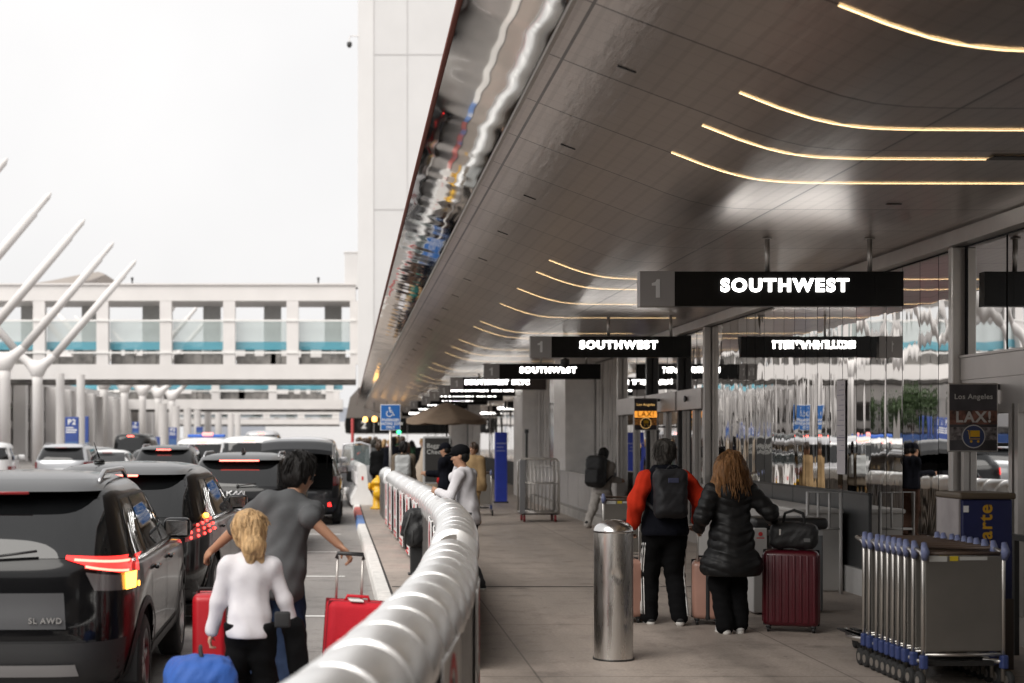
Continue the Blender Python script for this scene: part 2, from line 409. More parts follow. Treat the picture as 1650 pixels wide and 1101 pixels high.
for mi, mm in ((0, M_kerbw), (1, M_kerbr), (2, M_kerbb)):
    o = kerb_parts[mi].build('kerb', mm); tag(o, kind='structure')
# dark gutter joint behind the kerb
mb = MB()
for a, b in zip(ys[:-1], ys[1:]): mb.add([(kx(a)+.16, a, .003), (kx(a)+.185, a, .003), (kx(b)+.185, b, .003), (kx(b)+.16, b, .003)], [(0, 1, 2, 3)])
tag(mb.build('kerb_joint', mat('joint_dark', (.04, .037, .035), .9)), kind='structure')
# drain grate slot line across the walk
mb = MB()
for y0 in (17.9,): mb.b2((kx(y0)+.2, y0, .0035), (5.6, y0+.05, .006))
tag(mb.build('drain_slot', mat('drain_dark', (.06, .055, .05), .7)), kind='structure')
mb = MB()
for y in (16.0, 20.6, 25.0, 29.6, 34.2): mb.b2((-2.6, y, -.126), (kx(y)-.35, y+.11, -.1245))
for y in range(14, 120, 6): mb.b2((-3.55, y, -.126), (-3.43, y+2.4, -.1245))
for y in range(14, 120, 6): mb.b2((-7.1, y, -.126), (-6.98, y+2.4, -.1245))
tag(mb.build('road_marking', M_white), kind='structure')

# ================================================================== terminal building (mirror wall on the right)
WX = 5.75
tb = thing('terminal_building', 'terminal front with wavy mirror panels, steel posts and sliding doors', 'terminal building', (WX, 14, 0))
def P(mbx, name, m, smooth=False):
    o = mbx.build(name, m, tb, smooth); o.location = (-WX, -14, 0); return o
prs = np.random.RandomState(3)
def mirror_panel(y0, y1, z0, z1, m=None, amp=1.0, name='mirror_panel', nu=26, nv=26, X0=WX):
    A1, A2, A3 = .00038*amp*prs.uniform(.5, 1.2), .00036*amp*prs.uniform(.4, 1.2), .0003*amp*prs.uniform(.3, 1)
    p1, p2, p3, p4 = prs.uniform(0, 6.28, 4); k = 1; tl = prs.normal(0, .0008)*amp
    w = y1-y0
    def fn(u, v):
        y = y0+.007+(w-.014)*u; z = z0+(z1-z0)*v
        d = A1*math.sin(6.283*u*k+p1)*(1+.5*math.sin(z*3+p2))+A2*math.sin(6.283*z/1.1+p2)*math.cos(6.283*u+p3)+A3*math.sin(6.283*z/.75+p4+2*u)*.6+tl*(u-.5)*w*4+.00004*amp*math.sin(6.283*u*3.3+p4+.8*math.sin(z*2+p1))
        return (X0-.004+d, y, z)
    b = MB(); b.grid(fn, nu, nv)
    P(b, name, m or M_mirror, True)
y = 14.3; n = 0
while y < 24.25:
    y1 = min(y+.49, 24.3); mirror_panel(y, y1, 1.17 if y > 16.6 else .31, 3.6, amp=.5 if y < 17.2 else (.75 if y < 20 else 1.15), nv=26 if y > 16.6 else 36); y = y1
# backing so gaps look black
b = MB(); b.b2((WX+.01, -6, 0), (WX+.3, 130, 3.77)); P(b, 'backing_wall', M_blackm)
b = MB(); b.b2((WX-.02, 16.76, .30), (WX+.005, 24.3, 1.16))
for k in range(8): b.b2((WX-.024, 16.77+k*.98, .30), (WX-.021, 16.785+k*.98, 1.16))
P(b, 'spandrel_panel', M_lowpan)
b = MB(); b.b2((WX-.07, 14.27, 0), (WX+.004, 24.3, .30)); P(b, 'plinth', M_plinth)
b = MB(); b.b2((WX-.03, 16.76, 1.145), (WX-.021, 24.3, 1.17)); P(b, 'sill_rail', M_dalu)
# top beam
b = MB(); b.b2((WX-.14, -6, 3.62), (WX+.006, 45, 3.74)); b.b2((WX-.10, -6, 3.745), (WX+.006, 45, 3.80)); P(b, 'header_beam', M_alu)
for yy in (6, 10.0, 14.2, 24.4, 26.4, 29.3, 32.6):
    b = MB(); b.rbox((WX-.06, yy, 1.81), (.13, .1, 3.6), .012, 2); b.b2((WX-.05, yy+.05, 0), (WX, yy+.09, 3.6)); P(b, 'post', M_alu if yy not in (26.4, 29.3) else M_dalu)
# near door bay
yy = 14.1
for k in range(9):
    y1 = yy-.86; mirror_panel(y1, yy-.03, 2.58, 3.6, amp=.8, m=M_dglass, name='transom_pane', nv=14); yy = y1
b = MB(); b.b2((WX-.04, 6, 2.10), (WX+.004, 14.14, 2.34)); b.b2((WX-.05, 6, 2.343), (WX+.004, 14.14, 2.55)); b.b2((WX-.065, 6, 2.553), (WX+.004, 14.14, 2.575)); P(b, 'door_header', mat('door_header_metal', (.48, .45, .43), .42, .7, var=.05))
for y0, y1 in ((13.0, 14.1), (11.85, 12.95), (10.7, 11.8), (9.5, 10.6)):
    b = MB(); b.b2((WX-.06, y0, .0), (WX-.004, y0+.07, 2.1)); b.b2((WX-.06, y1-.07, .0), (WX-.004, y1, 2.1)); b.b2((WX-.055, y0+.07, .0), (WX-.004, y1-.07, .25)); b.b2((WX-.055, y0+.07, 2.02), (WX-.004, y1-.07, 2.1))
    f = P(b, 'sliding_door', M_alu)
    mirror_panel(y0+.075, y1-.075, .255, 2.015, m=M_dglass, amp=.5, name='door_glass')
b = MB(); b.b2((WX-.35, 6, .95), (WX-.30, 12.4, 1.0)); 
for y0 in (7, 9.5, 12.3): b.b2((WX-.345, y0, 0), (WX-.305, y0+.04, .95))
P(b, 'guard_rail', M_dalu)
b = MB(); b.lathe([(.02, 0), (.028, .003)], (0, 0, 0), 12, 'X'); 
# second door bay
b = MB(); b.b2((WX-.15, 24.46, 2.28), (WX+.004, 26.34, 2.62)); b.b2((WX-.15, 29.36, 2.28), (WX+.004, 32.54, 2.62)); b.b2((WX-.15, 26.46, 2.28), (WX+.004, 29.24, 2.62)); P(b, 'door_header', mat('door_header_metal', (.5, .5, .5)))
b = MB(); b.lathe([(.055, 0), (.06, .01), (.03, .05)], (WX-.2, 25.5, 2.46), 14, 'X'); P(b, 'door_sensor', M_black)
for y0, y1 in ((24.5, 25.4), (25.42, 26.3), (26.5, 27.8), (27.85, 29.2), (29.4, 30.9), (30.95, 32.5)):
    b = MB()
    for q in (y0, y1-.08): b.b2((WX-.06, q, .0), (WX-.004, q+.08, 2.27))
    b.b2((WX-.055, y0+.08, .0), (WX-.004, y1-.08, .3)); P(b, 'sliding_door', M_alu)
    mirror_panel(y0+.09, y1-.09, .305, 2.27, amp=1.3, m=M_dglass, name='door_glass')
    mirror_panel(y0+.01, y1-.01, 2.63, 3.6, amp=1.2, name='transom_pane', nv=12)
# pilasters with ribbed cladding, then mirrored wall going on
def pilaster(y0, y1, x0):
    b = MB(); b.b2((x0, y0, 0), (WX+.008, y1, 3.9))
    n = 9
    for k in range(n): b.b2((x0+.02+(WX-x0)*k/n, y0-.012, .0), (x0+.05+(WX-x0)*k/n, y0-.002, 3.85))
    for k in range(8): b.b2((x0-.012, y0+.03+(y1-y0)*k/8, 0), (x0-.002, y0+.08+(y1-y0)*k/8, 3.85))
    P(b, 'pilaster', M_clad)
pilaster(36.4, 38.6, 5.02); pilaster(44.5, 47, 4.85); pilaster(80, 82, 4.9)
b = MB(); b.b2((5.3, 38.7, 0), (WX+.008, 44.4, 3.9)); P(b, 'recess_wall', M_clad)
for y0 in np.arange(41.6, 44.3, .7): mirror_panel(y0, y0+.68, 1.0, 3.6, amp=1.6, nu=14, nv=16, X0=5.295)
b = MB(); b.b2((5.27, 39.2, 1.0), (5.295, 41.5, 2.75)); P(b, 'recess_window', mat('dark_window', (.02, .022, .025), .08))
for y0 in np.arange(32.7, 36.3, .6): mirror_panel(y0, y0+.59, 1.0, 3.6, amp=1.5, nu=12, nv=16)
for y0 in np.arange(47.1, 130, 1.6): 
    if not (78.4 < y0 < 82.2): mirror_panel(y0, y0+1.57, .9, 3.75, amp=2.2, nu=14, nv=12)
# unseen upper storey of the terminal, added above the canopy to block light
tb2 = MB(); tb2.b2((WX+1.2, -6, 3.82), (30, 100, 11.0)); P(tb2, 'unseen_upper_storey', M_wall)

# low grey wall in front of the pilasters
lw = thing('low_wall', 'low grey panelled wall with a raised base in front of the ribbed pilasters', 'wall', (4.98, 34, 0))
b = MB(); b.b2((-.02, -5.2, .2), (.14, 8, .95));
for k in range(8): b.b2((-.026, -5.1+k*1.65, .22), (-.021, -5.085+k*1.65, .95))
b.b2((-.04, -5.22, .952), (.16, 8, .99)); b.build('panel', M_lowwall, lw)
b = MB(); b.b2((-.2, -5.4, 0), (.14, 8, .198)); b.build('base', M_kerbc, lw)

# ================================================================== canopy
can = thing('canopy', 'long curved metal canopy with a mirrored edge and warm strip lights', 'canopy', (0, 0, H_CAM), R(.458))
SEC = [(6.9, 1.97), (5.2, 1.97), (4.2, 1.97), (3.6, 1.972), (3.35, 1.98), (3.15, 2.0), (2.95, 2.045), (2.75, 2.11), (2.48, 2.215), (2.1, 2.355), (1.7, 2.505), (1.36, 2.64)]
CY0, CY1 = -10.0, 131.0
b = MB(); nY = 94
def sx(u):
    t = u*(len(SEC)-1); i = min(int(t), len(SEC)-2); f = t-i
    return (SEC[i][0]*(1-f)+SEC[i+1][0]*f, SEC[i][1]*(1-f)+SEC[i+1][1]*f)
b.grid(lambda u, v: (sx(u)[0], CY0+(CY1-CY0)*v, sx(u)[1]), 44, nY)
b.build('soffit', M_soffit, can, True, recalc=False)
# mirrored bull-nose edge
EDG = [(1.33, 2.635), (1.2, 2.667), (1.05, 2.706), (.9, 2.747), (.80, 2.774), (.735, 2.793)]
b = MB()
for a in range(len(EDG)-1):
    pass
er = np.random.RandomState(5)
ph = er.uniform(0, 6.28, 6)
def edge_pt(u, v):
    t = u*(len(EDG)-1); i = min(int(t), len(EDG)-2); f = t-i
    yv = CY0+(CY1-CY0)*v
    wob = .0010*math.sin(yv*6.1+ph[0]+2*u)+.0006*math.sin(yv*10.3+ph[1])+.0016*math.sin(yv*2.3+ph[2])
    return (EDG[i][0]*(1-f)+EDG[i+1][0]*f, yv, EDG[i][1]*(1-f)+EDG[i+1][1]*f+wob*math.sin(math.pi*u))
b.grid(edge_pt, 10, 1400); b.build('mirror_edge', mat('fascia_mirror2', (.68, .67, .65), .045, 1), can, True, recalc=False)
b = MB(); b.b2((1.335, CY0, 2.60), (1.365, CY1, 2.648)); b.build('drip_rail', M_alu, can)
b = MB(); b.tube([(.72, CY0, 2.815), (.72, CY1, 2.815)], .024, 10); b.build('edge_trim', M_trim, can, True)
b = MB(); b.prism([(.72, 2.84), (1.2, 3.25), (6.95, 3.3), (6.95, 1.99), (3.3, 2.01), (1.4, 2.68), (.76, 2.84)], CY0, CY1); b.build('roof', mat('roof_grey', (.35, .34, .33), .6), can)  # canopy top out of view, added to block the sky
for k, yv in enumerate([4.3, 5.6, 7.57, 9.5, 10.5, 11.5, 18.5, 19.8, 22.0, 24.5, 28.2, 29.6, 33.5, 36, 38.5, 44, 46.5, 52, 55, 60, 64, 72, 76, 88, 92]):
    b = MB(); x1 = 6.0 if k < 5 else 5.4
    pts = [(x, float(np.interp(-x, [-q[0] for q in SEC], [q[1] for q in SEC]))-.006) for x in np.linspace(2.5, x1, 30)]
    wd = .008
    for (xa, za), (xb, zb) in zip(pts[:-1], pts[1:]):
        b.add([(xa, yv-wd, za), (xb, yv-wd, zb), (xb, yv+wd, zb), (xa, yv+wd, za)], [(0, 1, 2, 3)])
    o = b.build('light_strip', M_strip, can, recalc=False)
for k in range(34):
    yv = 4.6+k*2.64; 
    for xx in ((1.85,) if k % 3 else (1.85, 4.6)):
        zz = float(np.interp(-xx, [-q[0] for q in SEC], [q[1] for q in SEC]))
        b = MB(); b.box((xx, yv, zz-.004), (.13, .022, .006), 0, Matrix.Rotation(R(20) if xx < 3 else 0, 3, 'Y')); b.build('slot_vent', M_black, can)
b = MB(); b.b2((4.5, 10.35, 1.955), (6.0, 10.47, 1.963)); b.build('cable_tray', M_black, can)
# ================================================================== hanging airline signs
SIGNS = [(14.7, 'SOUTHWEST', 'nearest hanging black sign reading southwest, right above the couple with suitcases', 0),
         (24.1, 'SOUTHWEST', 'second hanging black sign reading southwest, beside the inner glass door bay', 0),
         (33.1, 'SOUTHWEST', 'third hanging black sign reading southwest, in front of the ribbed pilaster', 0),
         (40.4, 'SOUTHWEST SKYC', 'hanging sign with brownish blank right end, fourth from the camera', 1),
         (46.5, 'SOUTHWEST SKYCAP', 'hanging lit sign fifth from the camera, just above the umbrella', 0),
         (52.5, 'SOUTHWEST SKYCAP', 'hanging lit sign sixth from the camera, half behind the umbrella', 0),
         (59, 'SOUTHWEST', 'hanging lit sign seventh from the camera', 0),
         (67, 'SOUTHWEST', 'hanging lit sign eighth from the camera', 0),
         (77, 'SOUTHWEST', 'hanging lit sign ninth from the camera', 0),
         (92, 'SOUTHWEST', 'hanging lit sign farthest from the camera', 0)]
SX0, SX1, SZ0, SZ1 = 2.75, 5.34, 3.09, 3.43
for Y, tx, lab, kind in SIGNS:
    off = 0 if Y < 39 else (-.30 if Y < 60 else -.5)
    t = thing('hanging_sign', lab, 'sign', (off, Y, 0), 0, 'signs hung under the canopy')
    b = MB(); b.b2((SX0+.342, -.07, SZ0), (SX1, .07, SZ1))
    for k in range(1, 8): b.b2((SX0+.342+k*.281, -.0715, SZ0+.02), (SX0+.345+k*.281, -.0702, SZ1-.02))
    b.b2((SX0+.36, -.0712, (SZ0+SZ1)/2-.001), (SX1-.02, -.0703, (SZ0+SZ1)/2+.001))
    b.build('sign_panel', M_signbk, t)
    if kind: bb = MB(); bb.b2((SX1-.85, -.074, SZ0+.004), (SX1-.004, -.0722, SZ1-.004)); bb.build('blank_panel', mat('sign_blank_brown', (.045, .032, .028), .4), t)
    b = MB(); b.b2((SX0, -.075, SZ0-.003), (SX0+.34, .075, SZ1+.003)); b.build('number_panel', M_signgr, t)
    b = MB(); zc = (SZ0+SZ1)/2; b.prism([(SX0+.155, zc-.088), (SX0+.195, zc-.088), (SX0+.195, zc+.092), (SX0+.165, zc+.092), (SX0+.15, zc+.065), (SX0+.115, zc+.055), (SX0+.115, zc+.03), (SX0+.155, zc+.03)], -.0795, -.0755); b.build('gate_number', M_signno, t)
    cx = SX0+1.42 if len(tx) < 10 else (SX0+.40 if len(tx) > 14 else SX0+.42)
    if len(tx) < 10: text('lettering', tx, .172, M_led, t, (cx, -.078, (SZ0+SZ1)/2+.028), bold=.0068, sx=1.06)
    else: text('lettering', tx, .172, M_led, t, (SX0+.39, -.078, (SZ0+SZ1)/2+.028), bold=.0068, align='LEFT', sx=1.0)
    for x in (4.02, 5.03):
        b = MB(); b.tube([(x, 0, SZ1), (x, 0, 3.775)], .024, 10); b.lathe([(.05, 3.755), (.05, 3.765)], (x, 0, 0), 12); b.build('hanger_rod', M_alu, t, True)
# small beige box sign near the top right corner
t = thing('box_sign', 'plain beige box sign hanging at the right edge under the canopy', 'sign', (5.62, 11.9, 3.6))
b = MB(); b.rbox((0, 0, 0), (.55, .1, .37), .01, 2); b.build('box', mat('beige_box', (.34, .31, .28), .5), t)
b = MB(); b.tube([(-.15, 0, .18), (-.15, 0, .17)], .02, 8); b.build('hanger_rod', M_alu, t)
# dome camera under the second sign
t = thing('dome_camera', 'small black dome camera hanging below the third sign row', 'security camera', (4.16, 30.2, 3.30))
b = MB(); b.lathe([(.03, .45), (.03, .1), (.09, .08), (.09, .0)], n=14); b.build('bracket', M_dalu, t, True)
b = MB(); b.lathe([(.085, 0), (.085, -.03), (.06, -.08), (.01, -.1)], n=14); b.build('dome', M_black, t, True)

# ================================================================== blade posters with a baggage cart drawing
def poster(label, cx, Y, z0, z1, wd, warm):
    t = thing('poster_sign', label, 'poster', (cx, Y, 0), 0, 'advertising posters beside the doors'); h = z1-z0
    b = MB(); b.rbox((0, 0, (z0+z1)/2), (wd, .03, h), .008, 2); b.build('board', M_alu, t)
    m0 = mat('poster_night', (.035, .03, .035), .35, var=.5, vscale=6)
    b = MB(); b.b2((-wd/2+.012, -.018, z0+.012), (wd/2-.012, -.0165, z1-.012)); b.build('print', m0, t)
    cm = mat('poster_city_warm', (.75, .25, .03), .5, var=.95, vscale=16, emit=(1, .38, .05), estr=.5) if warm else mat('poster_city', (.16, .07, .05), .5, var=.9, vscale=16)
    b = MB(); b.b2((-wd/2+.012, -.0205, z0+h*.40), (wd/2-.012, -.019, z0+h*.60)); b.build('city_band', cm, t)
    rs = random.Random(int(Y*10)); c2 = mat('poster_photo_warm', (.6, .25, .06), .5, var=.9, vscale=30) if warm else mat('poster_photo', (.17, .15, .15), .5, var=.9, vscale=30)
    b = MB(); b.b2((-wd/2+.012, -.0205, z0+h*.17), (wd/2-.012, -.019, z0+h*.36)); b.build('photo_band', c2, t)
    tw = mat('poster_white_ink', (.55, .53, .50), .5); ty = mat('poster_yellow_ink', (.75, .42, .02), .5)
    if warm: tw = mat('poster_warm_ink', (.8, .5, .2), .5, emit=(1, .6, .2), estr=.3)
    text('caption', 'Los Angeles', wd*.145, tw, t, (0, -.022, z0+h*.80), bold=.001, ext=.0005)
    text('headline', 'LAX!', wd*.30, ty if warm else tw, t, (0, -.0225, z0+h*.50), bold=.004, ext=.0005)
    b = MB(); b.lathe([(wd*.235, 0), (wd*.235, .0008)], (0, -.0235, z0+h*.225), 28, 'Y'); b.build('ring', tw, t)
    b = MB(); b.lathe([(wd*.215, 0), (wd*.215, .0008)], (0, -.0250, z0+h*.225), 28, 'Y'); b.build('disc', mat('poster_blue', (.02, .035, .11), .4) if not warm else mat('poster_black', (.02, .015, .01), .4), t)
    b = MB(); c = z0+h*.225; s = wd
    b.b2((-.07*s, -.0275, c-.01*s), (.12*s, -.026, c+.12*s)); b.tube([(-.13*s, -.027, c+.12*s), (-.1*s, -.027, c+.12*s), (-.08*s, -.027, c-.05*s), (.12*s, -.027, c-.05*s)], .008*s, 6)
    for q in (-.05, .09): b.lathe([(.026*s, 0), (.026*s, .002)], (q*s, -.0275, c-.10*s), 12, 'Y')
    b.build('cart_picture', ty, t)
    b = MB(); b.b2((wd/2, -.015, z1-.06), (WX-cx-.0, .015, z1-.01)); b.b2((wd/2, -.015, z0+.05), (WX-cx, .015, z0+.08)); b.build('wall_bracket', M_black, t)
poster('dark poster with a baggage cart disc, on a bracket beside the nearest door', 5.47, 13.3, 1.67, 2.285, .445, False)
poster('glowing orange poster with a baggage cart disc, beside the farther door bay', 5.33, 27.8, 1.93, 2.53, .44, True)

# ================================================================== road-side bridges
def bridge(name, label, Y, x0, x1, zs, colw, pitch, xref, dep, far=False):
    """zs: deck bottom, deck top, sill, band0, band1, rail, head bottom, roof top"""
    t = thing(name, label, 'bridge', (0, Y, 0))
    zb, zd, zr1, zg0, zg1, zr2, zh, zt = zs
    b = MB(); b.b2((x0, 0, zb), (x1, dep, zd))
    for k in range(int((x1-x0)/4.64)): b.b2((x0+1.9+k*4.64, -.006, zb+.02), (x0+1.96+k*4.64, -.002, zd-.02))
    b.build('deck_beam', M_bw, t)
    b = MB(); b.b2((x0, 0, zh), (x1, dep, zt)); b.b2((x0, -.15, zt), (x1, dep+.1, zt+.12)); b.build('roof_beam', M_bw, t)
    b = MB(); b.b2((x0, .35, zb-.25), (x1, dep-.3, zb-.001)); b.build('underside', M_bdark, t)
    n = int((xref-x0)/pitch)
    for k in range(-3, n+1):
        xc = xref-k*pitch
        if xc > x1+.3: continue
        b = MB(); b.b2((xc-colw/2, .02, zd), (xc+colw/2, colw*.8, zh)); b.build('column', M_bw, t)
        b = MB(); b.b2((xc-2.4, dep-.7, zd), (xc-1.1, dep-.1, zh)); b.build('back_column', M_bsh, t)
    b = MB(); b.b2((x0, -.06, zr2-.06), (x1, .1, zr2+.06)); b.b2((x0, -.06, zr1-.06), (x1, .1, zr1+.06)); b.build('rail', M_white, t)
    gm = mat('bridge_glass_pale', (.60, .68, .67), .08, spec=.6, alpha=.42); gb = mat('bridge_glass_blue', (.14, .42, .52), .12, alpha=.72)
    for (a, c, mm, nm) in ((zr1+.06, zg0, None, ''), (zg0, zg1, gb, 'blue_glass_band'),):
        if mm: b = MB(); b.b2((x0, .9, a), (x1, .92, c)); b.build(nm, mm, t)
    # pale glass pane in each bay, leaving the opening above it
    for k in range(n+1):
        xc = xref-k*pitch
        b = MB(); b.b2((xc-pitch+colw/2, .93, zg1), (xc-colw/2, .95, zr2)); b.build('glass_pane', gm, t)
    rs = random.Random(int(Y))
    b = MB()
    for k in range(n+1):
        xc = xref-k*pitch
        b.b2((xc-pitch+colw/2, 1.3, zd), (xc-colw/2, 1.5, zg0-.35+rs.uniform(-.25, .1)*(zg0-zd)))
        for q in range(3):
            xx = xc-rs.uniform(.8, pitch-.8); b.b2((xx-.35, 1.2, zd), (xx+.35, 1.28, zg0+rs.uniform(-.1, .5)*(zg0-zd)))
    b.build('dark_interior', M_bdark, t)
    return t
bridge('pedestrian_bridge', 'nearer white two-level pedestrian bridge with turquoise glass crossing the road', 109, -75, -.3,
       (6.05, 7.15, 8.0, 8.25, 8.85, 10.35, 11.8, 12.95), .87, 4.64, -.3, 5.5)
bridge('pedestrian_bridge', 'farther white pedestrian bridge seen below the nearer one', 172, -90, -2.0,
       (5.05, 6.2, 7.15, 7.35, 8.3, 10.0, 11.0, 12), .9, 6.6, -3.5, 5)
bridge('pedestrian_bridge', 'farthest low white bridge behind the white poles', 215, -100, -3.0,
       (1.8+21/11.2, 1.8+30/11.2, 1.8+32/11.2, 1.8+33/11.2, 1.8+34/11.2, 1.8+38/11.2, 1.8+39/11.2, 9), 1.0, 5, -3.5, 5)
# end block that carries the nearer bridges
t = thing('lift_tower', 'tall white panelled tower block rising behind the canopy edge', 'tower', (0, 106, 0))
b = MB(); b.prism([(-.15, .0), (.92, -1.2), (26, -1.2), (26, 16), (-.15, 16)], 5.35, 60, axis='Z'); b.b2((7.2, -1.19, 0), (25.9, 15.9, 5.34)); b.build('wall', M_wall, t)
b = MB()
for z in (7.0+1.8+9, 28.7, 8.5, 38): b.b2((.95, -1.225, z), (26, -1.203, z+.07))
for x in (.95, 3.3, 10.5): b.b2((x, -1.23, 0), (x+.05, -1.203, 60))
b.build('panel_joint', mat('panel_joint', (.46, .445, .44), .7), t)
t = thing('security_camera', 'small dark camera on an arm high on the white tower', 'security camera', (-.15, 105.95, 29.8))
b = MB(); b.tube([(.1, 0, .55), (-.55, 0, .55), (-.6, 0, .4), (-.6, 0, .1)], .045, 8); b.build('arm', M_bw, t)
b = MB(); b.lathe([(.03, .12), (.17, .1), (.19, -.1), (.12, -.25), (.02, -.3)], (-.6, 0, 0), 14); b.build('housing', M_dalu, t, True)
t = thing('rooftop_box', 'small white plant box standing on the end of the nearer bridge', 'rooftop box', (-.8, 112.5, 13.05))
b = MB(); b.rbox((.3, 0, 1.3), (1.3, 1.5, 2.6), .03, 2); b.build('box', M_wall, t)
b = MB(); b.b2((-.4, -.8, 2.602), (1.0, .8, 2.68)); b.build('cap', M_bw, t)
for (px, lab) in ((213, 'tiny lamp post on the bridge roof at left'), (513, 'tiny lamp post on the bridge roof near the tower')):
    t = thing('roof_lamp', lab, 'lamp', at(px, 460, 111)+Vector((0, 0, .1)))
    b = MB(); b.tube([(0, 0, 0), (0, 0, .35)], .06, 8); b.build('post', M_dalu, t)
    b = MB(); b.lathe([(.1, .3), (.1, .48), (.05, .5)], n=10); b.build('head', M_dalu, t)
t = thing('disc_roof', 'thin saucer-shaped roof showing above the bridge behind the poles', 'building', at(140, 462, 190))
b = MB(); b.prism([(-7.5, -.3), (-3, .5), (1.2, 1.35), (2.2, 1.45), (3.0, 1.15), (1.6, -.1)], -4, 4); b.build('shell', mat('disc_shell', (.42, .38, .35), .6), t)
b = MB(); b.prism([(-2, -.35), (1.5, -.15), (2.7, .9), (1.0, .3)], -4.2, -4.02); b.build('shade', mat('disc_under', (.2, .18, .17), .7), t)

# ================================================================== white branching poles
def pylon(label, X, Y, tall=True):
    t = thing('branching_pole', label, 'pole', (X, Y, 0), 0, 'white branching poles in a row')
    b = MB(); b.tube([(0, 0, -.13), (0, 0, 5.4), (0, 0, 6.3)], [.36, .34, .38], 18); b.build('trunk', M_bw, t, True)
    s = SDF(.09, .35)
    s.cap((0, 0, 6.1), (0, 0, 6.5), .37, .42); 
    for sg in (1, -1): s.cap((0, 0, 6.4), (sg*1.15, 0, 7.35), .38, .27)
    s.mesh('fork', M_bw, t)
    for sg in (1, -1):
        b = MB(); P0 = Vector((sg*1.1, 0, 7.3)); P1 = Vector((sg*6.75, 0, 13.9))
        b.tube([P0, P0.lerp(P1, .5), P0.lerp(P1, .85), P0.lerp(P1, .853), P0.lerp(P1, .97), P1], [.27, .25, .22, .165, .15, .03], 14); b.build('branch', M_bw, t, True)
    return t
for k, (Y, n) in enumerate([(64.5, 'first, nearest and largest'), (73.6, 'second'), (82.6, 'third'), (92.3, 'fourth'), (101.6, 'fifth, just before the bridge')]):
    pylon('white branching pole, %s of the row along the road' % n, -22.0, Y)
for k, Y in enumerate((128, 138, 148, 158, 170-2)):
    pylon('white branching pole behind the nearer bridge, %s from the camera' % ['first', 'second', 'third', 'fourth', 'fifth'][k], -22+ .2*k, Y)

# ================================================================== parking structure and left side
t = thing('parking_structure', 'pale parking structure with white columns along the far left of the road', 'building', (-27, 118, 0))
b = MB(); b.b2((-.6, 0, 4.6), (-30, 95, 6.2)); b.b2((-.6, 0, 2.55), (-30, 95, 3.1)); b.b2((-.3, -.2, 6.2), (-30, 95, 6.7)); b.build('floor_slab', M_bw, t)
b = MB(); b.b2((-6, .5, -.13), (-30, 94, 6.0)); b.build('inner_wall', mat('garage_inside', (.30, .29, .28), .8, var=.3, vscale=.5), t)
for k in range(16):
    b = MB(); b.rbox((0, .5+k*6, 3.0), (1.0, .9, 6.3), .05, 2); b.build('column', M_bw, t)
b = MB(); b.b2((-30, -.4, 2.2), (-2.4, -.02, 4.7)); b.b2((-30, -.45, -.13), (-2.4, -.02, 1.2)); b.build('end_wall', M_wall, t)
t = thing('parking_structure', 'pale parking structure further left behind the first branching poles', 'building', (-31, 25, 0))
b = MB(); 
for z in (2.5, 4.6): b.b2((0, 0, z), (-20, 84, z+1.0))
b.build('floor_slab', M_bw, t)
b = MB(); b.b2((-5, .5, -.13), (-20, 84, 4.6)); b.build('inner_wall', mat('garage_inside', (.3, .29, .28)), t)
for k in range(13): b = MB(); b.rbox((-.5, .8+k*6.8, 2.6), (.9, .8, 5.4), .05, 2); b.build('column', M_bw, t)
t = thing('blue_hoarding', 'low bright blue hoarding reflected in the mirror wall behind the cars', 'hoarding', (-25.5, 78, -.13), R(0))
b = MB(); b.rbox((0, 13, 1.55), (.2, 30, 1.15), .03, 2); b.build('panel', mat('hoarding_blue', (.03, .12, .42), .5, var=.1), t)
for k in range(6): b = MB(); b.b2((-.08, -1+k*5.6, 0), (.08, -.85+k*5.6, 1.0)); b.build('post', M_alu, t)
M_leaf = mat('leaf_green', (.05, .085, .03), .6, var=.5, vscale=1.5); M_bark = mat('bark', (.10, .075, .055), .9, var=.3, bump=.4, bscale=12)
for k, (x, Y) in enumerate(((-26.8, 104), (-29.0, 88), (-27.5, 72))):
    t = thing('street_tree', 'small green street tree reflected in the mirror wall, %s' % ['nearest the bridge', 'between the other two', 'farthest from the bridge'][k], 'tree', (x, Y, -.13), 0, 'street trees across the road')
    b = MB(); b.tube([(0, 0, 0), (.05, 0, 1.5), (0, .05, 2.8)], [.22, .17, .12], 10)
    tr_ = random.Random(k)
    for q in range(6): a = q*1.05; b.tube([(0, .05, 2.3), (.6*math.cos(a), .6*math.sin(a), 3.2), (1.1*math.cos(a), 1.1*math.sin(a), 4.0)], [.08, .05, .02], 6)
    b.build('trunk', M_bark, t, True)
    b = MB()
    for q in range(2600):
        cl = tr_.randrange(14); rc = random.Random(cl*7+k); cc = Vector((rc.uniform(-1.2, 1.2), rc.uniform(-1.2, 1.2), rc.uniform(2.9, 5.2)))
        p = cc+Vector((tr_.gauss(0, .38), tr_.gauss(0, .38), tr_.gauss(0, .32))); d = Vector((tr_.uniform(-1, 1), tr_.uniform(-1, 1), tr_.uniform(-.6, 1))).normalized(); e = d.orthogonal().normalized()*.09; f_ = d.cross(e)
        b.add([p-e-f_, p+e-f_*.6, p+e*.8+f_, p-e*.7+f_*.8], [(0, 1, 2, 3)])
    b.build('crown', M_leaf, t, recalc=False)
t = thing('building', 'long dark-windowed building added behind the viewpoint to darken reflections', 'building', (-30, -75, -.13))  # unseen block added to darken what the black cars reflect
b = MB(); b.b2((0, 0, 0), (60, -12, 24)); b.build('wall', mat('rear_reflection_block', (.10, .098, .095), .7, var=.1), t)
for k in range(6): b = MB(); b.b2((1, .02, 2+k*3.6), (59, .1, 4.0+k*3.6)); b.build('window_band', mat('rear_block_glass', (.02, .022, .025), .2), t)
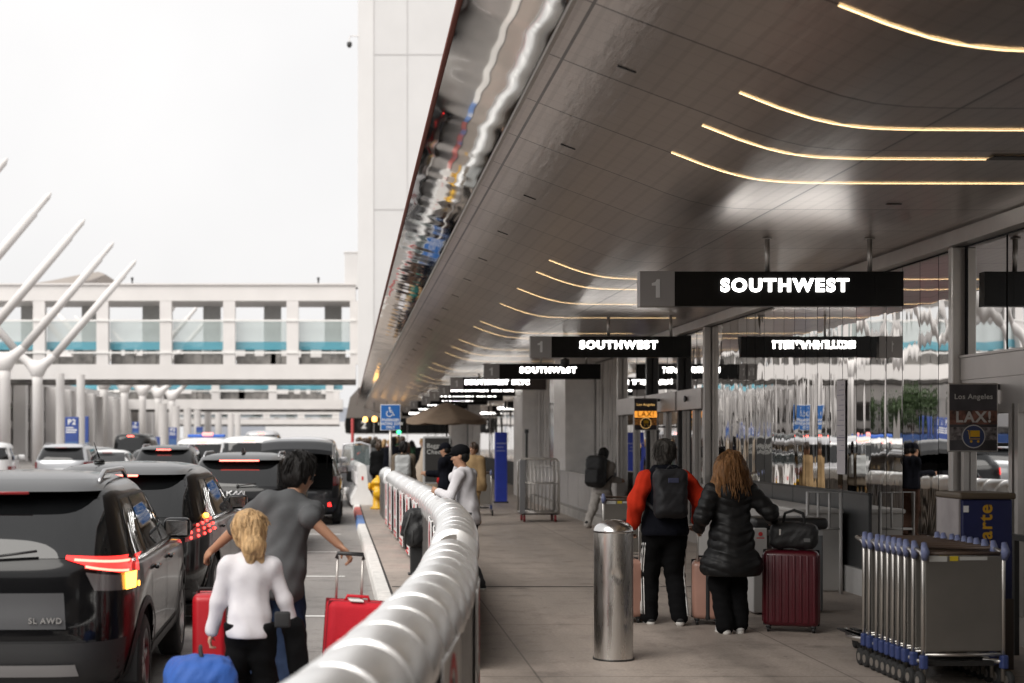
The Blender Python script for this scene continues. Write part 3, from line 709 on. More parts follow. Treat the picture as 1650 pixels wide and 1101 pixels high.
# white masts below the bridges
for k, (px, Y) in enumerate(((97, 104), (130, 106), (160, 116), (188, 122), (262, 140), (283, 150), (302, 160), (318, 172), (335, 182), (352, 190), (372, 200), (383, 205))):
    x = (px-580)/(FPX/Y)
    t = thing('white_post', 'white round post under the bridges, number %s from the left' % ['one', 'two', 'three', 'four', 'five', 'six', 'seven', 'eight', 'nine', 'ten', 'eleven', 'twelve'][k], 'post', (x, Y, -.13), 0, 'white round posts under the bridges')
    b = MB(); r = .30 if k < 4 else .42
    b.lathe([(r*1.2, 0), (r*1.2, .25), (r, .3), (r, 6.4 if Y < 109 else 5.1)], n=16); b.build('shaft', M_bw, t, 'auto')
# far white hoarding and grey wall closing the road
t = thing('far_hoarding', 'long white hoarding closing off the far end of the road', 'hoarding', (-12, 236, 0))
b = MB(); b.b2((-3, 0, -.13), (24, .4, 4.3)); b.build('panel', mat('hoarding_white', (.72, .72, .73), .6, var=.04), t)
b = MB(); b.b2((-16, .5, -.13), (24, 1.2, 6.5)); b.build('back_panel', mat('hoarding_grey', (.36, .38, .43), .7, var=.06), t)
# blue parking banners
def banner(label, px0, px1, py0, py1, Y, txt):
    a = at(px0, py1, Y); c = at(px1, py0, Y); wd = c.x-a.x; h = c.z-a.z
    t = thing('parking_sign', label, 'sign', ((a.x+c.x)/2, Y, -.13), 0, 'blue parking signs'); z0 = a.z+.13
    b = MB(); b.rbox((0, 0, z0+h/2), (wd, .12, h), .02, 2); b.build('board', mat('parking_blue', (.035, .07, .26), .45, var=.1), t)
    b = MB(); b.b2((-wd/2+.01, -.0625, z0+.03*h), (wd/2-.01, -.0605, z0+.35*h)); b.build('lower_band', mat('parking_blue_light', (.06, .13, .30), .45), t)
    if z0 > .05:
        for sg in (-1, 1): b = MB(); b.tube([(sg*wd*.4, 0, 0), (sg*wd*.4, 0, z0+.05)], .05, 8); b.build('post', M_alu, t)
    if txt: text('lettering', txt, wd*.55, M_white, t, (0, -.064, z0+h*.86), bold=.008, ext=.001, align='CENTER')
    if txt:
        b = MB()
        for k, (l, zz) in enumerate(((.55, .70), (.8, .64), (.72, .58))): b.b2((-wd*.42, -.0635, z0+h*zz), (-wd*.42+wd*l, -.0615, z0+h*(zz+.03)))
        b.build('small_print', M_white, t)
banner('large blue parking sign headed P2 between white posts', 105, 127, 672, 733, 58, 'P2')
banner('narrow blue sign seen edge-on right of the large P2 sign', 137, 143, 671, 733, 58, '')
banner('small dark blue parking sign headed P3 further along', 272, 285, 689, 718, 88, 'P3')
banner('blue sign between the fork poles, highest of the small ones', 213, 224, 680, 703, 100, 'P')
banner('small blue sign square just left of the white vans', 316, 327, 688, 698, 96, '')
banner('short blue panel low between two white posts', 249, 258, 704, 718, 92, '')

# ================================================================== next terminal's canopy at the far end
t = thing('next_canopy', 'end of the next terminal canopy with a dark numbered band', 'canopy', (-1.2, 134, 0))
b = MB(); b.prism([(-.2, 3.0), (-.1, 2.2), (9, 2.2), (9, 6.6), (1.4, 6.6), (.3, 5.4)], 0, 40); b.build('body', mat('canopy_far_beige', (.17, .15, .135), .6), t)
b = MB(); b.b2((-.1, -.03, 2.2), (9, -.004, 3.55)); b.build('dark_band', M_signbk, t)
b = MB(); b.lathe([(.62, 0), (.62, .01)], (1.55, -.045, 2.9), 20, 'Y'); b.build('disc', M_black, t)
text('gate_number', '2', .95, M_signno, t, (1.55, -.05, 2.9), bold=.02)

# ================================================================== slatted steel barrier along the kerb
BP = [(3.2, -.37), (4.4, -.11), (5.2, .02), (6.2, .165), (7, .28), (8, .41), (9, .52), (10.6, .645), (12, .77), (14, .91), (15.2, .96), (17.5, 1.0), (20.6, .98), (25, .87), (30, .75), (34.2, .66), (37, .62)]
def bx(y): return float(np.interp(y, [a for a, b in BP], [b for a, b in BP]))
def bxs(y): return sum(bx(y+d) for d in (-.8, -.4, 0, .4, .8))/5
M_slat = mat('barrier_slat', (.42, .41, .40), .36, 1, var=.10, vscale=3)
M_top = mat('barrier_top', (.86, .855, .845), .38, .82, var=.025, vscale=2)
def barrier(label, y0, y1, pitch=.13):
    t = thing('security_barrier', label, 'barrier', (bxs((y0+y1)/2), (y0+y1)/2, 0), 0, 'slatted steel barriers along the kerb')
    o0 = Vector(t.location); hw = .175; H = 1.085
    body = MB(); top = MB(); y = y0; i = 0
    prof = [(-hw, .0)]+[(-hw, H-hw)]+[(-hw*math.cos(a), H-hw+hw*math.sin(a)) for a in np.linspace(.0, math.pi, 15)][1:-1]+[(hw, H-hw), (hw, 0)]
    tprof = [(-(hw+.012)*math.cos(a), H-hw+(hw+.012)*math.sin(a)) for a in np.linspace(-.42, math.pi+.3, 23)]
    while y < y1:
        tx = Vector((bxs(y+.2)-bxs(y-.2), .4, 0)).normalized(); nx = Vector((tx.y, -tx.x, 0)); c = Vector((bxs(y), y, 0))-o0
        g = .0 if i % 2 else .008
        vs = []
        for d in (-.028, .028):
            vs += [c+tx*d+nx*(p*(1+g))+Vector((0, 0, z*(1+g*.25))) for p, z in prof]
        n = len(prof); body.add(vs, [tuple(range(n)), tuple(range(2*n-1, n-1, -1))]+[(k, k+1, n+k+1, n+k) for k in range(n-1)])
        if i % 4 == 0:
            vs = []; jit = rnd.uniform(-.004, .004); Lc = min(pitch*3.42, y1-y+.02)
            for d, e in ((-pitch*.5, .90), (-pitch*.5+.012, 1.0), (-pitch*.5+.04, 1.055), (Lc*.5, 1.04), (Lc-.075, 1.03), (Lc-.05, .99), (Lc-.038, .88)):
                yq = y+d; tq = Vector((bxs(yq+.2)-bxs(yq-.2), .4, 0)).normalized(); nx = Vector((tq.y, -tq.x, 0)); cq = Vector((bxs(yq), yq, 0))-o0; vs += [cq+nx*(p*e)+Vector((0, 0, H-hw+(z-H+hw)*e+jit-((.05*(1-(d+pitch*.5)/(Lc+pitch*.5))*max(0, (H-hw*.6-z)/(hw*.8))) if p < 0 else 0))) for p, z in tprof]
            n = len(tprof); top.add(vs, [tuple(range(n)), tuple(range(7*n-1, 6*n-1, -1))]+[(q*n+k, q*n+k+1, q*n+n+k+1, q*n+n+k) for q in range(6) for k in range(n-1)])
        y += pitch; i += 1
    body.build('slat_body', M_slat, t); top.build('rounded_cap', M_top, t, 'auto')
    core = MB(); yy = y0+.05
    while yy < y1-.1:
        ye = min(yy+.5, y1-.05); a = Vector((bxs(yy), yy, 0))-o0; b_ = Vector((bxs(ye), ye, 0))-o0; w2 = hw*.72
        core.add([a+Vector((-w2, 0, .02)), a+Vector((w2, 0, .02)), a+Vector((w2, 0, .9)), a+Vector((-w2, 0, .9)), b_+Vector((-w2, 0, .02)), b_+Vector((w2, 0, .02)), b_+Vector((w2, 0, .9)), b_+Vector((-w2, 0, .9))],
                 [(0, 1, 5, 4), (1, 2, 6, 5), (2, 3, 7, 6), (3, 0, 4, 7), (0, 1, 2, 3), (4, 5, 6, 7)]); yy = ye
    core.build('core', M_dalu, t)
    # end plates
    for ye, sg in ((y0-.06, -1), (y1, 1)):
        b = MB(); c = Vector((bxs(ye), ye, 0))-o0
        b.prism([(c.x+p*.9, z*.97) for p, z in prof], c.y-.012, c.y+.012); b.build('end_plate', M_steel, t)
    return t
bar1 = barrier('nearest slatted steel barrier with a thick rounded white top in the foreground', 3.15, 10.25)
bar2 = barrier('long middle slatted barrier the man in the white top leans on', 11.55, 31.2, .14)
bar3 = barrier('short farthest slatted barrier section behind the yellow hydrant', 32.6, 35.4, .14)
# no-parking banners tied to the road side of the barrier
M_banw = mat('banner_white', (.72, .70, .69), .6, var=.04); M_banr = mat('banner_red', (.60, .03, .035), .55)
def bar_banner(label, y, par_off=-.21, wd=1.0):
    sg = 1 if par_off > 0 else -1
    tx = Vector((bxs(y+.4)-bxs(y-.4), .8, 0)).normalized(); rz = math.atan2(tx.y, tx.x)
    t = thing('no_parking_banner', label, 'banner', (bxs(y)+par_off, y, 0), rz+(math.pi if sg < 0 else 0), 'no-parking banners tied to the barriers')
    # local x along the fence, face towards -Y local
    if True:
        b = MB(); b.rbox((0, 0, .47), (wd, .012, .86), .004, 1); b.build('sheet', M_banw, t)
        b = MB(); n = 28
        vs = []; fs = []
        for k in range(n):
            a = 2*math.pi*k/n
            for r in (.17, .235): vs.append((r*math.cos(a), -.0085, .64+r*math.sin(a)))
        for k in range(n): fs.append((2*k, 2*k+1, (2*k+3) % (2*n), (2*k+2) % (2*n)))
        b.add(vs, fs); b.box((0, -.009, .64), (.4, .002, .05), 0, Matrix.Rotation(R(45), 3, 'Y')); b.build('prohibition_ring', M_banr, t, recalc=False)
        text('symbol', 'P', .3, M_black, t, (0, -.008, .64), bold=.012, ext=.0005)
        text('lettering', 'NO', .2, M_banr, t, (0, -.009, .27), bold=.012, ext=.0005)
        b = MB()
        for z, l in ((.11, .42), (.05, .36)): b.b2((-l, -.009, z), (l, -.0075, z+.035))
        b.build('small_print', M_banr, t)
    for q in (-wd/2+.02, wd/2-.02): b = MB(); b.tube([(q, 0, .9), (q, .08, .9)], .012, 6); b.build('cable_tie', M_white, t)
for k, y in enumerate((13.1, 14.6, 16.4, 20.8, 22.6, 24.4, 26.4, 28.4, 30.2)):
    bar_banner('red and white no-parking banner on the road side of the barrier, %s from the camera' % ['first', 'second', 'third', 'fourth', 'fifth', 'sixth', 'seventh', 'eighth', 'ninth'][k], y)
for k, y in enumerate((5.4, 6.8, 8.2, 9.6)):
    bar_banner('no-parking banner on the road side of the nearest barrier, %s from the camera' % ['first', 'second', 'third', 'fourth'][k], y)
bar_banner('red and white no-parking banner on the walk side of the nearest barrier', 9.1, .20, .9)
bar_banner('red and white no-parking banner facing the walk beside the steel bollard', 6.4, .20, .9)

# ================================================================== bollard
t = thing('steel_bollard', 'dented stainless steel bollard with a domed top standing on the walk', 'bollard', (2.06, 12.1, 0))
s = MB(); r = .158
def bol(u, v):
    a = 2*math.pi*u; z = 1.03*v; d = 0
    for az, zz, wd, dp in ((R(-96), .70, .035, .008), (R(-86), .665, .028, .007), (R(-60), .3, .04, .003)):
        da = math.atan2(math.sin(a-az), math.cos(a-az))*r; q = (da*da+(z-zz)**2)/(wd*wd); d += dp*math.exp(-q*1.6)
    return ((r-d)*math.cos(a), (r-d)*math.sin(a), z)
s.grid(bol, 72, 60); s.build('shaft', M_steel, t, True)
b = MB(); b.lathe([(r+.001, 1.028), (r+.006, 1.034), (r+.006, 1.046), (.15, 1.075), (.12, 1.105), (.07, 1.125), (.02, 1.132), (.001, 1.133)], n=48); b.build('domed_cap', M_steel2, t, True)
b = MB(); b.lathe([(r+.01, 0), (r+.01, .012), (r+.001, .014)], n=48); b.build('base_ring', M_dalu, t)

# ================================================================== fire hydrant, accessible sign, white road barriers
M_yel = mat('hydrant_yellow', (.75, .42, .015), .4, var=.08, vscale=10)
t = thing('fire_hydrant', 'yellow fire hydrant on the kerb beyond the barrier', 'fire hydrant', (.45, 37.4, 0))
b = MB(); b.lathe([(.19, 0), (.19, .05), (.13, .07), (.12, .45), (.16, .47), (.16, .52), (.13, .54), (.125, .62), (.17, .64), (.17, .68), (.12, .74), (.06, .79), (.04, .80), (.04, .84), (.01, .845)], n=20); b.build('barrel', M_yel, t, True)
for sg in (-1, 1): b = MB(); b.lathe([(.075, 0), (.075, .1), (.095, .105), (.095, .15), (.04, .17)], (0, 0, 0), 14, 'X'); o = b.build('side_nozzle', M_yel, t, True); o.location = (sg*.08, 0, .57); o.rotation_euler = (0, 0, 0 if sg > 0 else math.pi)
b = MB(); b.lathe([(.1, 0), (.1, .1), (.125, .105), (.125, .15), (.04, .17)], (0, 0, 0), 14, 'Y'); o = b.build('front_nozzle', M_yel, t, True); o.location = (0, -.1, .4); o.rotation_euler = (0, 0, math.pi)
M_sblue = mat('sign_blue', (.02, .13, .42), .4)
t = thing('accessible_loading_sign', 'blue accessible passenger loading zone sign on a metal post', 'sign', (.74, 36.2, 0))
b = MB(); b.tube([(0, 0, 0), (0, 0, 2.6)], .035, 10); b.build('post', M_alu, t, True)
wd, h, z0 = .49, .63, 1.97
b = MB(); b.rbox((0, -.045, z0+h/2), (wd, .012, h), .005, 2); b.build('border', M_white, t)
b = MB(); b.rbox((0, -.053, z0+h/2), (wd-.03, .006, h-.03), .002, 1); b.build('plate', M_sblue, t)
for k, l in enumerate(('PASSENGER', 'LOADING ZONE', 'ONLY')): text('lettering', l, .088, M_white, t, (0, -.0575, z0+.25-.088*k), bold=.003, ext=.0005, sx=.78)
b = MB(); c = Vector((-.02, -.058, z0+.44))
b.lathe([(.025, 0), (.025, .002)], (c.x, c.y, c.z+.105), 12, 'Y')
b.tube([c+Vector((0, 0, .075)), c+Vector((.012, 0, 0)), c+Vector((.075, 0, 0)), c+Vector((.10, 0, -.075)), c+Vector((.125, 0, -.07))], .012, 6); b.tube([c+Vector((.005, 0, .04)), c+Vector((.06, 0, .04))], .010, 6)
b.tube([c+Vector((.07*math.cos(a)-.005, 0, .07*math.sin(a)-.035)) for a in np.linspace(R(120), R(345), 16)], .010, 6); b.build('wheelchair_symbol', M_white, t)
def kbarrier(label, x, y, rz):
    t = thing('plastic_barrier', label, 'barrier', (x, y, 0), rz, 'white plastic road barriers')
    b = MB(); b.prism([(-.30, 0), (-.30, .15), (-.15, .45), (-.10, 1.0), (-.06, 1.07), (.06, 1.07), (.10, 1.0), (.15, .45), (.30, .15), (.30, 0)], -.95, .95); b.build('shell', mat('plastic_white', (.75, .74, .73), .45, var=.05), t)
    for q in (-.55, .05, .6): b = MB(); b.b2((-.17, q-.18, .55), (-.132, q+.18, .85)); b.build('recess', mat('plastic_shade', (.66, .64, .64), .5), t)
    b = MB(); b.b2((-.03, -.958, .66), (.02, -.952, .76)); b.build('red_sticker', mat('sticker_red', (.6, .05, .05), .5), t)
for k, (x, y) in enumerate(((.04, 40.6), (-.03, 42.7), (-.10, 44.8), (-.18, 47.0))):
    kbarrier('white plastic road barrier, %s in line beyond the hydrant' % ['first', 'second', 'third', 'fourth'][k], x, y, .035)
t = thing('red_barrier_post', 'slim red and white post at the far end of the barriers', 'post', at(568, 716, 52)-Vector((0, 0, 1.7)))
b = MB(); b.lathe([(.14, 0), (.14, .05), (.055, .06), (.055, 2.6)], n=10); b.build('shaft', mat('post_red', (.5, .08, .08), .5), t)
b = MB(); b.lathe([(.058, 1.2), (.058, 1.7)], n=10); b.build('band', M_white, t)
# ================================================================== vehicles
def pchip(xs, ys):
    xs = np.array(xs, float); ys = np.array(ys, float); h = np.diff(xs); d = np.diff(ys)/h; m = np.zeros_like(xs)
    for i in range(1, len(xs)-1):
        if d[i-1]*d[i] > 0:
            w1, w2 = 2*h[i]+h[i-1], h[i]+2*h[i-1]; m[i] = (w1+w2)/(w1/d[i-1]+w2/d[i])
    m[0] = d[0]; m[-1] = d[-1]
    def f(x):
        x = min(max(x, xs[0]), xs[-1]); i = min(int(np.searchsorted(xs, x, 'right'))-1, len(xs)-2); i = max(i, 0)
        t = (x-xs[i])/h[i]; t2, t3 = t*t, t*t*t
        return (2*t3-3*t2+1)*ys[i]+(t3-2*t2+t)*h[i]*m[i]+(-2*t3+3*t2)*ys[i+1]+(t3-t2)*h[i]*m[i+1]
    return f
class Shape:
    def __init__(s, rows, n=5.5):
        z = [r[0] for r in rows]; s.z0, s.z1 = z[0], z[-1]; s.yr = pchip(z, [r[1] for r in rows]); s.yf = pchip(z, [r[2] for r in rows]); s.w = pchip(z, [r[3] for r in rows]); s.n = n; s.rows = rows
    def cl(s, z): a, b = s.yr(z), s.yf(z); return (a+b)/2, max((b-a)/2, .01)
    def side(s, y, z, sg=1, off=0):
        c, l = s.cl(z); u = min(abs((y-c)/l), 1); return Vector((sg*(s.w(z)*(1-u**s.n)**(1/s.n)+off), y, z))
    def rear(s, x, z, off=0):
        c, l = s.cl(z); u = min(abs(x/s.w(z)), 1); return Vector((x, c-l*(1-u**s.n)**(1/s.n)-off, z))
    def front(s, x, z, off=0):
        c, l = s.cl(z); u = min(abs(x/s.w(z)), 1); return Vector((x, c+l*(1-u**s.n)**(1/s.n)+off, z))
    def ang(s, t, z, off=0):
        c, l = s.cl(z); w = s.w(z); e = 2/s.n; S = lambda q: math.copysign(abs(q)**e, q)
        return Vector(((w+off)*S(math.sin(t)), c-(l+off)*S(math.cos(t)), z))
def quadmap(fn, A, B, C, D, nu=14, nv=10):
    """A,B,C,D corners (a,b) -> sheet following the body with a small thickness edge"""
    A, B, C, D = map(Vector, (A, B, C, D)); b = MB()
    b.grid(lambda u, v: fn(*(A.lerp(B, u).lerp(D.lerp(C, u), v))), nu, nv); return b
M_glassc = mat('car_glass', (.006, .0065, .007), .03, spec=.6)
M_chrome = mat('chrome', (.7, .7, .7), .12, 1)
M_tail = mat('tail_lamp_lit', (.5, .01, .01), .2, emit=(1, .03, .025), estr=1.5)
M_taild = mat('tail_lamp_dark', (.22, .006, .008), .15, coat=.5)
M_brk = mat('brake_lamp_lit', (.8, .1, .1), .3, emit=(1, .10, .07), estr=4.5)
M_dot = mat('led_dot_lit', (.7, .05, .04), .3, emit=(1, .05, .04), estr=2.4)
M_amb = mat('amber_lamp_lit', (.9, .4, .02), .3, emit=(1, .42, .05), estr=3.5)
M_clear = mat('clear_lamp', (.6, .6, .62), .1, .3)
M_clad2 = mat('arch_cladding', (.018, .018, .019), .6)
M_rim = mat('alloy_rim', (.38, .38, .39), .3, .9)
M_plate = mat('number_plate', (.65, .66, .68), .5)
PAINT = {'black': mat('paint_black', (.003, .003, .0035), .3, coat=.55, spec=.1), 'grey': mat('paint_dark_grey', (.02, .021, .023), .3, coat=1, spec=.1),
         'white': mat('paint_white', (.70, .70, .70), .3, coat=.6), 'silver': mat('paint_silver', (.45, .46, .48), .3, .4, coat=.6), 'lightgrey': mat('paint_light_grey', (.5, .5, .52), .3, .2, coat=.6)}
def suv_rows(L, W, H):
    w = W/2; q = H/1.69; z = lambda a: a*q
    return [(.24, .20, L-.22, w*.86), (.34, .06, L-.08, w*.95), (.50, .0, L, w*.985), (.66, .0, L, w), (.86, .03, L-.03, w), (z(.98), .045, L-.10, w*.995), (z(1.04), .055, L-.45, w*.985),
            (z(1.08), .065, L-1.05, w*.97), (z(1.13), .10, L-1.25, w*.945), (z(1.2), .15, L-1.36, w*.915), (z(1.35), .28, L-1.63, w*.855), (z(1.48), .42, L-1.88, w*.80), (z(1.56), .52, L-2.07, w*.755), (z(1.62), .66, L-2.3, w*.68), (z(1.66), .92, L-2.6, w*.56), (z(1.685), 1.35, L-2.95, w*.36), (z(1.69), 1.9, L-3.2, w*.1)]
def van_rows(L, W, H):
    w = W/2
    return [(.26, .12, L-.2, w*.88), (.40, .02, L-.04, w*.97), (.6, 0, L, w), (.95, .01, L-.05, w), (1.1, .02, L-.35, w*.99), (1.2, .03, L-.85, w*.98), (1.35, .05, L-1.05, w*.96), (H*.82, .10, L-1.55, w*.90), (H*.92, .16, L-1.85, w*.84), (H*.97, .30, L-2.1, w*.72), (H*.99, .6, L-2.4, w*.5), (H, 1.2, L-2.8, w*.15)]
def sedan_rows(L, W, H):
    w = W/2; q = H/1.45; z = lambda a: a*q
    return [(.2, .2, L-.22, w*.86), (.32, .05, L-.06, w*.96), (.5, 0, L, w), (.7, .02, L-.04, w), (z(.86), .06, L-.3, w*.99), (z(.92), .10, L-.9, w*.97), (z(.97), .55, L-1.2, w*.94), (z(1.05), .80, L-1.4, w*.9), (z(1.2), 1.1, L-1.75, w*.82), (z(1.34), 1.42, L-2.1, w*.73), (z(1.41), 1.7, L-2.4, w*.6), (z(1.44), 2.0, L-2.7, w*.4), (z(1.45), 2.3, L-2.9, w*.1)]

def car(name, label, cx, Yr, L, W, H, paint, rows=suv_rows, rz=0.0, n=5.5, tail='plain', lit=True, rails=True, bot=.98, top=1.50, far=False, cat='car', extra=None, hatch=False, cladding=True, group='cars and vans standing on the road'):
    t = thing(name, label, cat, (cx, Yr, -.13), rz, group); S = Shape(rows(L, W, H), n); q = H/1.69 if rows is suv_rows else (H/1.9 if rows is van_rows else H/1.45)
    pm = PAINT[paint]; w = W/2; zr = .345
    wy = (.90, L-.93); ar = .425
    nr = 24 if far else 44; npm = 72 if far else 200
    b = MB(); zs = [S.z0+(S.z1-S.z0)*(1-(1-i/nr)**1.25) for i in range(nr+1)]
    vs = [S.ang(2*math.pi*k/npm, z) for z in zs for k in range(npm)]; fs = []
    for i in range(nr):
        for k in range(npm):
            f = (i*npm+k, i*npm+(k+1) % npm, (i+1)*npm+(k+1) % npm, (i+1)*npm+k)
            c = sum((vs[j] for j in f), Vector())/4
            if abs(c.x) > w*.55 and any((c.y-yy)**2+(c.z-zr)**2 < (ar-.01)**2 for yy in wy): continue
            if hatch and c.y < .75 and abs(c.x) < w*.80 and .74 < c.z < H*.93: continue
            fs.append(f)
    b.add(vs, fs); b.add([vs[nr*npm+k] for k in range(npm)], [tuple(range(npm))])
    # door gaps as thin dark strips belong to the body skin
    if not far:
        for sg in (-1, 1):
            for yy, z0, z1 in ((1.18*L/4.6, .62, 1.05*q), (2.18*L/4.6, .42, 1.06*q), (3.18*L/4.6, .45, 1.05*q)):
                g = quadmap(lambda a, c: S.side(a, c, sg, .0025), (yy, z0), (yy+.012, z0), (yy+.012, z1), (yy, z1), 1, 12); b.add(g.v, g.f, 1)
            g = quadmap(lambda a, c: S.side(a, c, sg, .0025), (1.18*L/4.6, .44), (3.18*L/4.6, .44), (3.18*L/4.6, .452), (1.18*L/4.6, .452), 20, 1); b.add(g.v, g.f, 1)
        if not hatch:
            for z in (.60, ):
                g = quadmap(lambda a, c: S.rear(a, c, .0025), (-w*.8, z), (w*.8, z), (w*.8, z+.012), (-w*.8, z+.012), 20, 1); b.add(g.v, g.f, 1)
    body = b.build('body', [pm, M_blackm], t, True, recalc=True)
    dk = quadmap(lambda a, c: Vector((a, c, .235)), (-w*.8, .2), (w*.8, .2), (w*.8, L-.2), (-w*.8, L-.2), 2, 2); dk.build('underbody', M_blackm, t)
    # glass
    yb0, yb1 = S.yr(1.16*q), S.yf(1.16*q)
    zb, zt = (1.12*q, 1.50*q) if rows is suv_rows else ((1.22, H*.88) if rows is van_rows else (.98*q, 1.33*q))
    wr = lambda z: S.w(z)
    if not hatch:
        g = quadmap(lambda a, c: S.rear(a, c, .005), (-wr(zb)*.86, zb+.02), (wr(zb)*.86, zb+.02), (wr(zt)*.88, zt+.03*q), (-wr(zt)*.88, zt+.03*q), 26, 12)
        g.build('rear_window', M_glassc, t, True)
    g = quadmap(lambda a, c: S.front(a, c, .005), (-wr(zb)*.88, zb), (wr(zb)*.88, zb), (wr(zt)*.88, zt+.04*q), (-wr(zt)*.88, zt+.04*q), 20, 10); g.build('windscreen', M_glassc, t, True)
    for sg in (-1, 1):
        yrA, yrB = S.yr(zb)+.42, S.yr(zt)+.42
        yfA, yfB = S.yf(zb)-.14, S.yf(zt)-.16
        segs = [((yrA, yrB), (1.14*L/4.6, 1.2*L/4.6)), ((1.22*L/4.6, 1.28*L/4.6), (2.13*L/4.6, 2.13*L/4.6)), ((2.22*L/4.6, 2.22*L/4.6), (yfA, yfB))]
        tr = quadmap(lambda a, c: S.side(a, c, sg, .003), (yrA-.03, zb-.025), (yfA+.05, zb-.02), (yfB+.04, zt+.022), (yrB-.03, zt+.022), 30, 8)
        if not far: tr.build('window_surround', M_black if paint != 'grey' else M_blackm, t, True)
        for (a0, a1), (c0, c1) in segs:
            if c0-a0 < .12: continue
            quadmap(lambda a, c: S.side(a, c, sg, .008), (a0, zb), (c0, zb), (c1, zt), (a1, zt), 14, 8).build('side_window', M_glassc, t, True)
        if not far:
            quadmap(lambda a, c: S.side(a, c, sg, .010), (yrA-.03, zb-.03), (yfA+.05, zb-.03), (yfA+.05, zb-.012), (yrA-.03, zb-.012), 30, 1).build('window_moulding', M_chrome if paint != 'x' else M_black, t, True)
            for yy in (1.42*L/4.6, 2.42*L/4.6):
                c = S.side(yy, .98*q, sg, .02); h = MB(); h.rbox(c, (.035, .2, .028), .012, 2); h.build('door_handle', pm, t, True)
        # mirrors
        c = S.side(L-1.62 if rows is not sedan_rows else L-1.7, zb+.05, sg, .13); h = MB(); h.rbox(c, (.23, .12, .17), .05, 4); h.rbox(c+Vector((-sg*.12, .02, -.05)), (.12, .05, .05), .02, 2); m_ = h.build('wing_mirror', pm, t, True)
        if not far: h = MB(); h.b2((c.x-.09, c.y-.063, c.z-.06), (c.x+.09, c.y-.061, c.z+.06)); h.build('mirror_glass', M_chrome, m_)
    # wheels
    for sg in (-1, 1):
        for yy in wy:
            xo = sg*(w-.015); k = MB()
            prof = [(.20, -.20), (.30, -.20), (.335, -.18), (zr-.002, -.15), (zr-.002, -.05), (.335, -.015), (.30, .0), (.24, .0)]
            k.lathe([(r_, h_) for r_, h_ in prof], (0, 0, 0), 30, 'X', cap=False); o = k.build('wheel', M_rubber, t, True); o.location = (xo, yy, zr)
            if sg < 0: o.rotation_euler = (0, 0, math.pi)
            k = MB(); k.lathe([(.01, -.05), (.06, -.045), (.07, -.03)], (0, 0, 0), 14, 'X'); k.lathe([(.245, -.005), (.225, -.01), (.215, -.09), (.0, -.10)], (0, 0, 0), 30, 'X', cap=False)
            for s5 in range(5):
                a = s5*2*math.pi/5+.3; k.box((-.035, .13*math.cos(a), .13*math.sin(a)), (.035, .23, .05), 0, Matrix.Rotation(a, 3, 'X'))
            k.build('rim', M_rim if not far else M_rim, o, True)
            if not far:
                k = MB(); nA = 24
                for i in range(nA):
                    pass
                def arch(u, v):
                    a = R(-18)+R(216)*u; rr = ar-.015+.06*v; y = yy+rr*math.cos(a); z = max(zr+rr*math.sin(a), .25); p = S.side(y, z, sg, .006+.012*math.sin(math.pi*min(v+.15, 1))); return p
                k.grid(arch, 36, 4); k.build('wheel_arch', M_clad2 if cladding else pm, t, True)
                k = MB()
                k.grid(lambda u, v: Vector((sg*(w-.03-.26*v), yy+(ar-.005)*math.cos(R(-10)+R(200)*u), zr+(ar-.005)*math.sin(R(-10)+R(200)*u))), 20, 2); k.build('arch_liner', M_blackm, t, True)
    # lower cladding
    if cladding and not far:
        quadmap(lambda a, c: S.rear(a, c, .012), (-w*.93, .27), (w*.93, .27), (w*.97, .60), (-w*.97, .60), 30, 6).build('rear_bumper', M_clad2, t, True)
        quadmap(lambda a, c: S.rear(a, c, .026), (-w*.62, .38), (w*.62, .38), (w*.60, .46), (-w*.60, .46), 24, 3).build('skid_plate', M_rim, t, True)
        for sg in (-1, 1):
            quadmap(lambda a, c: S.side(a, c, sg, .008), (wy[0]+ar, .26), (wy[1]-ar, .26), (wy[1]-ar, .42), (wy[0]+ar, .42), 20, 3).build('sill_cladding', M_clad2, t, True)
    elif not far:
        quadmap(lambda a, c: S.rear(a, c, .012), (-w*.8, .27), (w*.8, .27), (w*.8, .40), (-w*.8, .40), 30, 6).build('rear_bumper', M_clad2, t, True)
    # front lights, plate
    for sg in (-1, 1):
        quadmap(lambda a, c: S.front(a, c, .006), (sg*w*.55, .80*q), (sg*w*.93, .80*q), (sg*w*.93, .92*q), (sg*w*.6, .92*q), 8, 4).build('headlight', M_clear, t, True)
    if not hatch:
        p = S.rear(0, .80*q, .012); k = MB(); k.rbox(p, (.31, .012, .155), .004, 1, 0, Matrix.Rotation(R(0), 3, 'X'))
        if tail != 'angular': k.build('number_plate', M_plate, t)
    lm = M_tail if lit else M_taild
    tA = lambda x, z: math.asin(min(1, (x/S.w(z))**(S.n/2)))
